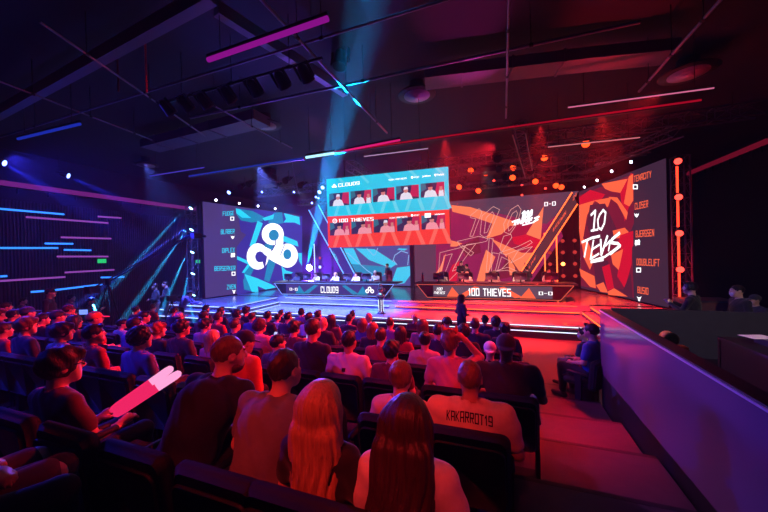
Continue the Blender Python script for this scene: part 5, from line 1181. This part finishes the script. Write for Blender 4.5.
# ---- phones held up in the crowd
for nm, wd in (('dark-haired person in pale shirt looking at a phone', 'fourth row, pale shirt'), ('dark-haired person in maroon shirt, hands up', 'fourth row, maroon shirt')):
    o, J = PEOPLE[nm]; s = o.scale[0]; p = Vector(o.location) + (J['arm'][1][2] + Vector((-.07, .09, .07))) * s
    t = thing('smartphone', 'smartphone held by the person in the ' + wd, 'phone', tuple(p)); R = Matrix.Rotation(-.5, 3, 'X'); MB().rbox((0, 0, 0), (.072, .009, .145), .01, 0, R).obj('phone_body', BLACK, t); MB().box(R @ Vector((0, -.006, 0)), (.064, .002, .13), 0, R).obj('phone_screen', emat('phone_glow', (190, 200, 255), 1.2), t)
# ================================================================== people of the photographer's row: knees at the lower photo corner
for (kx, ky, z, X0, look, sk, leg, sh_) in ((38, 452, 1.80, -2.62, 'person with bare red-lit knees beside the photographer, only the legs in view', 'fair', 'maroon', True), (80, 468, 1.80, -2.05, 'person in dark trousers beside the photographer, only the knees in view', 'tan', 'black', False)):
    p = onZ(kx, ky, z); o, J = person(look, (p.x + (.13 if sh_ else -.22), min(p.y - .56, .38), 1.26), -.1 if sh_ else -.4, 1.0, 'sit', arms='front', hs='short', hc='black', skin=sk, top='charcoal', long=True, legs=leg, shorts=sh_, h=.009, yaw=0)
    seat_at(p.x + (.13 if sh_ else -.22), 0, 'dark theatre seat under the ' + ('bare-kneed person' if sh_ else 'person in dark trousers') + ' by the photographer')
# ================================================================== people on and around the stage
def onstage(label, x, y, Y, floor, rz=0., **k):
    P_ = onY(x, y, Y); J = pose('stand', k.get('arms', 'down'), k.get('lean', 0.)); hcl = J['hc']; s = min(1.1, max(.86, (P_.z - floor) / hcl.z)); k.setdefault('arms', 'down')
    o, J = person(label, (P_.x, Y, floor + (P_.z - floor - s * hcl.z)), rz, s, 'stand', **k); return o, J
PL = ['nearest the cloud-logo screen', 'second from the cloud-logo screen', 'middle one', 'fourth from the cloud-logo screen', 'nearest the stage middle']
PLAYH = [(299, 276), (318.6, 277), (337.5, 275.5), (358, 276), (377, 273)]
def player(label, x, y, Y, **k):
    P_ = onY(x, y, Y); J = pose('sit', 'desk', .1); s = min(1.12, max(.9, (P_.z - UP) / J['hc'].z))
    c = place('gaming_chair', (P_.x, Y, UP), PI); 
    tag(c, 'dark gaming chair at the ' + label.split(' at the ')[1], 'chair', 'gaming chairs behind the desks')
    MB().rbox((0, -.06, .78), (.5, .09, .75), .12, n=4).obj('backrest', CHM, c); MB().rbox((0, .22, .44), (.48, .46, .1), .05).obj('seat', CHM, c); MB().tube((0, .2, .08), (0, .2, .4), .03).obj('gas_column', BLK2, c)
    for i in range(5):
        a = 2 * PI * i / 5; MB().tube((0, .2, .07), (.28 * math.cos(a), .2 + .28 * math.sin(a), .045), .022).obj('leg', BLK2, c)
    o, J = person(label, (P_.x, Y, UP + .02), PI, s, 'sit', arms='desk', lean=.1, **k); return o
CHM = mat('chair_dark', (36, 34, 40), .5)
for i, (x, y) in enumerate(PLAYH): player('player in white hoodie at the blue-edged desk, ' + PL[i], x, y, 15.35, top='white', long=True, hood=True, hs=['short', 'thick', 'bob', 'short', 'cap'][i], hc=['black', 'brown', 'white', 'black', 'white'][i] if i != 2 else 'blond', extra='phones', yaw=[.2, 0, -.2, .15, 0][i], group='players at the blue-edged desk')
PO = ['nearest the stage middle', 'second from the stage middle', 'middle one', 'fourth from the stage middle', 'nearest the side screen']
for i, (x, y) in enumerate(((443.5, 277), (467.5, 274.5), (494, 273.5), (518, 274), (548, 272.5))): player('player in pale jersey at the orange-edged desk, ' + PO[i], x, y, 15.4, top='cream', hs=['short', 'thick', 'curly', 'short', 'short'][i], hc=['grey', 'blond', 'light', 'brown', 'blond'][i], extra='phones', group='players at the orange-edged desk')
onstage('person in dark suit holding a dark red board behind the blue-edged desk end', 387.5, 265.5, 16.6, UP, PI - .6, arms='front', top='navy', long=True, legs='navy', hs='short', hc='black')
p = onY(389.5, 277, 16.2); o = thing('red_board', 'upright dark red board held by the person in dark suit', 'board', (p.x, 16.2, p.z)); MB().rbox((0, 0, 0), (.34, .03, .72), .03).obj('board', mat('board_red', (150, 20, 50), .6), o); MB().box((0, -.018, .1), (.2, .006, .03)).obj('stripe', mat('board_stripe', (180, 60, 90), .6), o)
onstage('coach in black with dark hair standing behind the orange-edged desk', 461, 263, 17.4, UP, PI + .5, arms='front', top='black', long=True, hs='short', hc='black')
onstage('coach with headset in grey top beside the coach in black', 467, 266, 16.7, UP, PI - .9, arms='front', top='charcoal', long=True, hs='short', hc='black', extra='phones')
onstage('dark-clothed person standing in front of the slanted banner', 527, 268.5, 16.6, UP, .3, arms='front', top='black', long=True, hs='thick', hc='black')
onstage('person with long dark hair in dark blue jacket walking before the stage', 461, 298.5, 9.4, 0, -.9, arms='front', top='navy', long=True, hs='long', hc='black', fem=True, w=.92, h=.01)
# crew at the dark wall
onstage('crew member in dark top and pale trousers standing by the camera tripod', 155.5, 286.5, 9.2, 0, 2.4, arms='front', top='charcoal', long=True, legs='grey', hs='short', hc='brown')
onstage('crew member in black standing just behind the one in pale trousers', 166, 284, 9.8, 0, 2.4, arms='front', top='black', long=True, hs='short', hc='black')
onstage('crew member in violet-lit shirt leaning over equipment beside the lamp tower', 181, 294, 9.0, 0, -.8, arms='reach', lean=.25, top='violet', long=True, hs='cap', hc='charcoal')
onstage('operator in dark clothes behind the crowd at the near end of the dark wall', 22, 301, 5.7, .15, -.6, arms='front', top='black', long=True, hs='short', hc='black')
onstage('operator in dark clothes with headset beside the crane tripod', 70, 298, 6.3, 0, -.8, arms='front', top='black', long=True, hs='short', hc='black', extra='phones')
onstage('operator in black standing under the slanting blue light bar', 49, 293, 5.2, 0, -.7, arms='front', top='black', long=True, hs='cap', hc='black')
onstage('operator bending to a small camera near the crane tripod', 90, 301, 6.6, 0, -.8, arms='phone', top='charcoal', long=True, hs='short', hc='black')
# crew in the booth on the red side
onstage('crew member with headset and camera beside the red lamp tower', 692, 288, 8.4, .3, .9, arms='phone', top='black', long=True, hs='short', hc='black', extra='phones', h=.01)
onstage('crew member in white mask behind the grey booth wall', 739, 291, 8.4, .3, 1.6, arms='front', top='black', long=True, hs='crop', hc='black', extra='mask', h=.01)
onstage('crew member in white mask and cap at the far end of the grey booth wall', 756, 300, 9.1, .2, 1.8, arms='front', top='charcoal', long=True, hs='cap', hc='charcoal', extra='mask', h=.01)
# ================================================================== CAMERA CRANE, BARRIER AND SMALL THINGS
base = atD(108, 300, 11.0); base.z = 0
o = thing('camera_crane', 'dark camera crane with long arm on a tripod before the slatted wall', 'camera crane', tuple(base))
pv = atD(108, 281, 11.0); e = atD(196, 232, 12.2); bk = pv - (e - pv) * .16; hd = pv.z
for k in range(3):
    a = 2 * PI * k / 3 + .4; wpart('leg', MB().tube(pv - Vector((0, 0, .1)), base + Vector((.62 * math.cos(a), .62 * math.sin(a), .03)), .028, .02, n=8), BLK2, o)
wpart('head', MB().tube(pv - Vector((0, 0, .14)), pv + Vector((0, 0, .08)), .08, n=12), BLK2, o)
CRN = mat('crane_paint', (70, 78, 120), .35, .4)
ar = MB()
for dz in (-.05, .05): ar.tube(bk + Vector((0, 0, dz)), e + Vector((0, 0, dz * .6)), .026, n=6)
for i in range(12):
    p, q = bk.lerp(e, i / 12), bk.lerp(e, (i + 1) / 12); ar.tube(p + Vector((0, 0, -.05)), q + Vector((0, 0, .05)), .01, n=4)
wpart('arm', ar, CRN, o); wpart('counterweight', MB().box(bk, (.3, .3, .24)), BLK2, o); wpart('camera_body', MB().box(e + Vector((0, 0, -.16)), (.22, .34, .2)), BLK2, o); wpart('camera_lens', MB().tube(e + Vector((.05, .1, -.16)), e + Vector((.1, .34, -.16)), .05, n=10), BLACK, o)
# tripod with a small camera near the operators
for (x, y, D, lb) in ((47, 303, 8.8, 'small camera on tripod beside the operator bending to it'), (172, 300, 12.3, 'camera on tripod beside the crew in violet light')):
    p = atD(x, y, D); o = thing('camera_tripod', lb, 'tripod', (p.x, p.y, 0)); t = Vector((p.x, p.y, 1.25))
    for k in range(3):
        a = 2 * PI * k / 3; wpart('leg', MB().tube(t, (p.x + .42 * math.cos(a), p.y + .42 * math.sin(a), .01), .022, .014, n=6), BLK2, o)
    wpart('camera_body', MB().box(t + Vector((0, 0, .14)), (.16, .34, .2)), BLACK, o); wpart('camera_lens', MB().tube(t + Vector((0, .16, .14)), t + Vector((0, .36, .14)), .06, n=10), BLK2, o); wpart('camera_light', MB().box(t + Vector((-.085, -.05, .14)), (.01, .08, .06)), emat('cam_light', (150, 190, 255), 1.5), o)
# low rail barrier at the near end of the dark wall
a = atD(0, 304, 9.5); b = atD(46, 307, 9.5); a.z = b.z = 1.15; o = thing('crowd_barrier', 'low tube barrier behind the back of the crowd at the dark wall', 'barrier', ((a.x + b.x) / 2, (a.y + b.y) / 2, 0))
wpart('top_rail', MB().tube(a, b, .022, n=8), STEEL, o); wpart('lower_rail', MB().tube(a - Vector((0, 0, .95)), b - Vector((0, 0, .95)), .02, n=8), STEEL, o)
for i in range(12): p = a.lerp(b, i / 11); wpart('bar', MB().tube(p, (p.x, p.y, .18), .01, n=6), STEEL, o)
for p in (a, b): wpart('leg', MB().tube(p, (p.x, p.y, 0), .022, n=8), STEEL, o)
# production table with screens near the dark wall
for (x, y, D, lb, c) in ((84, 312, 10.2, 'small glowing preview monitor near the crane tripod', (120, 150, 255)), (137, 313, 11.2, 'small preview monitor glowing white near the crew in pale trousers', (210, 220, 255))):
    p = atD(x, y, D); o = thing('preview_monitor', lb, 'monitor', (p.x, p.y, 0)); wpart('stand', MB().tube((p.x, p.y, .02), (p.x, p.y, p.z), .02, n=8), BLK2, o); wpart('foot', MB().tube((p.x, p.y, 0), (p.x, p.y, .03), .18, n=12), BLK2, o)
    R = Matrix.Rotation(.45, 3, 'Z'); wpart('monitor_body', MB().box(p, (.3, .04, .2), 0, R), BLACK, o); wpart('monitor_screen', MB().box(p + R @ Vector((0, -.022, 0)), (.26, .006, .16), 0, R), emat('prev_%d' % c[0], c, 1.2), o)
# sheaf of equipment behind the booth wall
p = onY(712, 302.5, 9.3); o = thing('flight_case', 'reddish-lit low equipment case behind the grey booth wall', 'case', (p.x, 9.6, ZB if False else .3)); h_ = p.z - .3
wpart('case_body', MB().box((p.x, 9.6, .3 + h_ / 2), (.9, .6, h_)), mat('case_brown', (110, 70, 60), .5), o); wpart('case_lid', MB().box((p.x, 9.6, p.z + .02), (.94, .64, .04)), STEEL, o)
for s in (-1, 1): wpart('handle', MB().box((p.x + s * .2, 9.28, .3 + h_ * .6), (.14, .03, .04)), STEEL, o)
struct('floor_backstage', MB().box((5.8, 9.2, .15), (6.6, 3.0, .3)), BLACK)
# ================================================================== light
def aim(o, tgt): o.rotation_euler = (Vector(tgt) - Vector(o.location)).to_track_quat('-Z', 'Y').to_euler()
def spot(name, loc, tgt, rgb, e, deg, blend=.5, rad=.05):
    l = bpy.data.lights.new(name, 'SPOT'); l.energy = e; l.color = rgb; l.spot_size = math.radians(deg); l.spot_blend = blend; l.shadow_soft_size = rad
    o = bpy.data.objects.new(name, l); COL.objects.link(o); o.location = loc; aim(o, tgt); return o
RED, BLU, CYA = (1, .012, .025), (.03, .03, 1), (.04, .5, 1)
# red wash over the audience from the house-right truss and from behind
spot('red_wash_front', (3.4, 8.5, 6.3), (-2.7, 4.2, 1), RED, 4800, 41, .8)
spot('red_wash_front', (0, 10.8, 6.4), (-5.8, 4.8, 1), (1, .014, .03), 9500, 62, .8)
spot('red_wash_back', (.8, .2, 6.0), (-2.2, 4.4, 1.3), RED, 800, 44, .9)
spot('red_wash_back', (-1.4, -1.6, 5.8), (-1.1, 1.8, 1.7), (1, .03, .025), 560, 25, .9)
spot('red_wash_aisle', (1.6, 11.2, 6.3), (.6, 9.5, 0), (1, .004, .012), 4200, 38, .6)
spot('red_wash_back', (-.3, -1.6, 6.0), (-.28, 2.35, 1.9), (1, .03, .03), 520, 12, .8)  # unseen narrow spot added to redden the pale jersey
spot('blue_wash', (-14, 5, 6.2), (-5.5, 6, 1.), BLU, 3200, 70, .8)
spot('blue_wash', (-9, -1.2, 6.0), (-4.5, 4.5, 1.2), BLU, 1500, 56, .8)
spot('violet_wash', (-4.5, 6.5, 6.4), (1.5, 4.4, 1.3), (.6, .13, .85), 1100, 30, .8)
spot('magenta_wash', (-5.5, 9.5, 6.4), (1.5, 5.8, 1.5), (1, .08, .6), 800, 24, .7)
spot('booth_fill', (3.0, 3.0, 4.8), (3.6, 7.5, .9), (1, .78, .74), 300, 56, .9)  # unseen lamp added to brighten the grey booth wall
spot('red_wash_back', (.2, -1.5, 5.9), (-.3, 1.4, 1.6), (1, .03, .03), 420, 13, .8)  # unseen narrow spot added to redden the pale loose shirt
spot('red_wash_aisle', (1.6, 11.0, 6.3), (.95, 5.6, .4), (1, .004, .01), 2600, 26, .9)
# stage
spot('stage_blue', (-9, 10.0, 6.6), (-8.2, 12.4, .5), (.10, .16, 1), 26000, 60, .6)
spot('stage_blue', (-6, 10.0, 6.6), (-6.2, 12.4, .5), (.10, .16, 1), 16000, 50, .6)
spot('stage_blue', (-12.6, 8.0, 6.6), (-12.8, 11.6, .8), (.08, .14, 1), 9000, 60, .6)
spot('stage_cyan', (-4.7, 10.4, 6.6), (-4.75, 12.6, .5), (.02, .62, 1), 6000, 15, .4)
spot('stage_red', (-1.6, 10.2, 6.6), (-1.6, 12.4, .5), (1, .02, .03), 12000, 58, .6)
spot('stage_red', (1.2, 10.2, 6.6), (1.0, 12.4, .5), (1, .015, .025), 11000, 50, .6)
spot('stage_red', (2.6, 9.8, 6.6), (4.0, 14, .8), (1, .02, .02), 14000, 46, .6)
spot('desk_fill_blue', (-8, 11.2, 5.8), (-8, 15.3, 1.7), (.65, .7, 1), 3200, 50, .7)  # unseen front spot added to brighten the players in white
spot('desk_fill_orange', (-.4, 11.2, 5.8), (-.4, 15.3, 1.7), (1, .6, .6), 1800, 50, .7)  # unseen spot added to warm the orange desk and its players
spot('lamp_bar_tint', (-1.2, 6.8, 4.6), onZ(181, 98, 5.8), RED, 500, 9, .9)  # unseen spot added to redden the first lamps on the bar
spot('trophy_fill', (tp.x - .3, tp.y - 2.2, 6.4), (tp.x, tp.y, 1.5), (.9, .92, 1), 1500, 9, .8)  # unseen small spot added to brighten the trophy
spot('star_blue', onY(309.6, 267.7, 18.5), (-4, 9, 2.2), (.16, .05, 1), 8000, 46, .9)
# unseen spots added to tint the ceiling, rig, ducts and vents
spot('ceiling_blue', (-12, 4, 2.6), (-6, 3.5, 7), BLU, 130, 110, 1)
spot('ceiling_blue', (-9, 13, 3.4), (-8, 14.5, 7), (.05, .07, 1), 900, 120, 1)
spot('ceiling_red', (2.2, 15.5, 2.4), (2, 14, 7), RED, 380, 110, 1)
spot('duct_violet', (-.4, 8.6, 3.0), onZ(470, 72, 6.3), (.8, .04, .45), 700, 24, .9)
spot('duct_red', (2.2, 8.6, 2.6), onZ(620, 62, 6.3), (1, .02, .05), 700, 30, .9)
spot('vent_red', (3.6, 8.6, 3.0), onZ(688, 73, 6.7), (1, .02, .05), 420, 14, .9)
spot('vent_violet', (-.5, 8.6, 3.2), onZ(417, 95, 6.7), (.6, .05, .7), 420, 12, .9)
spot('vent_blue', (-6.5, 9.0, 3.2), onZ(262, 122, 6.1), (.08, .06, 1), 600, 26, .9)
spot('ceiling_red', (3.4, 6.5, 2.4), (2.5, 6.0, 7), RED, 40, 110, 1)
# ------------------------------------------------------------------ haze in the hall
hz = MB().box(((XL + XR) / 2, (YF + YB) / 2 , ZC / 2), (XR - XL + .2, YB - YF + .2, ZC + .02))
hm = bpy.data.materials.new('stage_haze'); hm.use_nodes = True; nt = hm.node_tree; nt.nodes.remove(nt.nodes['Principled BSDF'])
vs_ = nt.nodes.new('ShaderNodeVolumeScatter'); vs_.inputs['Density'].default_value = .0023; vs_.inputs['Anisotropy'].default_value = .3; vs_.inputs['Color'].default_value = (1, 1, 1, 1)
nt.links.new(vs_.outputs[0], nt.nodes['Material Output'].inputs['Volume'])
ho = hz.obj('haze', hm); ho['kind'] = 'stuff'; tag(ho, 'thin stage haze hanging in the whole hall', 'haze')
# narrow beams
def beam(p, q, rgb, e, deg=3.2): return spot('beam', p, q, rgb, e, deg, .5, .03)
for p, (x2, y2), e in zip(LT, ((108, 292), (133, 306), (158, 318), (180, 322), (196, 330)), (1, 1, .8, .5, .3)):
    beam(p + Vector((-.05, -.25, -.05)), atD(x2, y2, 11.5), (.02, .42, 1), 1200000 * e, 2.6)
beam(LT[1] + Vector((-.2, -.25, 0)), atD(120, 275, 12.0), (.03, .08, 1), 1000000, 2.8)
pst = onY(306, 270, 18.3); beam(pst, atD(383, -62, 3.95), (.0, .36, 1), 3000000, 2.5)
beam(onY(300, 272, 18.2), atD(334, 150, 16.5), (.02, .3, 1), 30000, 4)
for (x, y), (x2, y2) in (((4, 163), (60, 196)), ((68, 175.7), (120, 200))): beam(onX(x, y, XL + 1.6), onX(x2, y2, XL + 3), (.02, .03, 1), 40000, 13)
for (x, y, D), s in zip(red, range(20)):
    if s in (1, 2, 3, 4, 6, 7): p = atD(x, y, D); beam(p + Vector((-.03, -.15, -.08)), p + Vector((-.35, -1.2, -2.4)), (1, .03, .02), 9000, 20)
for x, y in ((229, 192.4), (262, 192), (294, 192)): p = atD(x, y, 15.5); beam(p + Vector((0, -.15, -.08)), p + Vector((.1, -.9, -2.4)), (.03, .06, 1), 8000, 24)
spot('opening_blue', (onY(315, 270, 18.0).x, 17.6, 1.0), (onY(312, 230, YB).x, YB, 3.2), (.2, .02, 1), 9000, 110, 1)  # unseen spot added to flood the back wall of this opening violet-blue
spot('opening_red', (onY(558, 270, 18.0).x, 17.8, 1.0), (onY(560, 230, YB).x, YB, 3.2), (1, .03, .03), 300, 100, 1)  # unseen faint spot added to redden the other opening
# ================================================================== camera and render look
cam = bpy.data.cameras.new('camera'); co = bpy.data.objects.new('camera', cam); COL.objects.link(co)
co.matrix_world = Matrix.Translation(EYEP) @ CAM.to_4x4(); cam.sensor_width = 36; cam.lens = F / 768 * 36; cam.clip_start = .05; cam.clip_end = 100
S.camera = co
w = bpy.data.worlds.new('world'); S.world = w; w.use_nodes = True; w.node_tree.nodes['Background'].inputs[0].default_value = (0, 0, 0, 1)
S.view_settings.view_transform = 'Standard'; S.view_settings.look = 'None'; S.view_settings.gamma = 1; S.view_settings.exposure = 0; S.view_settings.use_curve_mapping = False
c = S.cycles
c.use_denoising = True; c.max_bounces = 5; c.diffuse_bounces = 2; c.glossy_bounces = 3; c.volume_bounces = 0; c.transmission_bounces = 2
c.sample_clamp_indirect = 4; c.volume_step_rate = 4
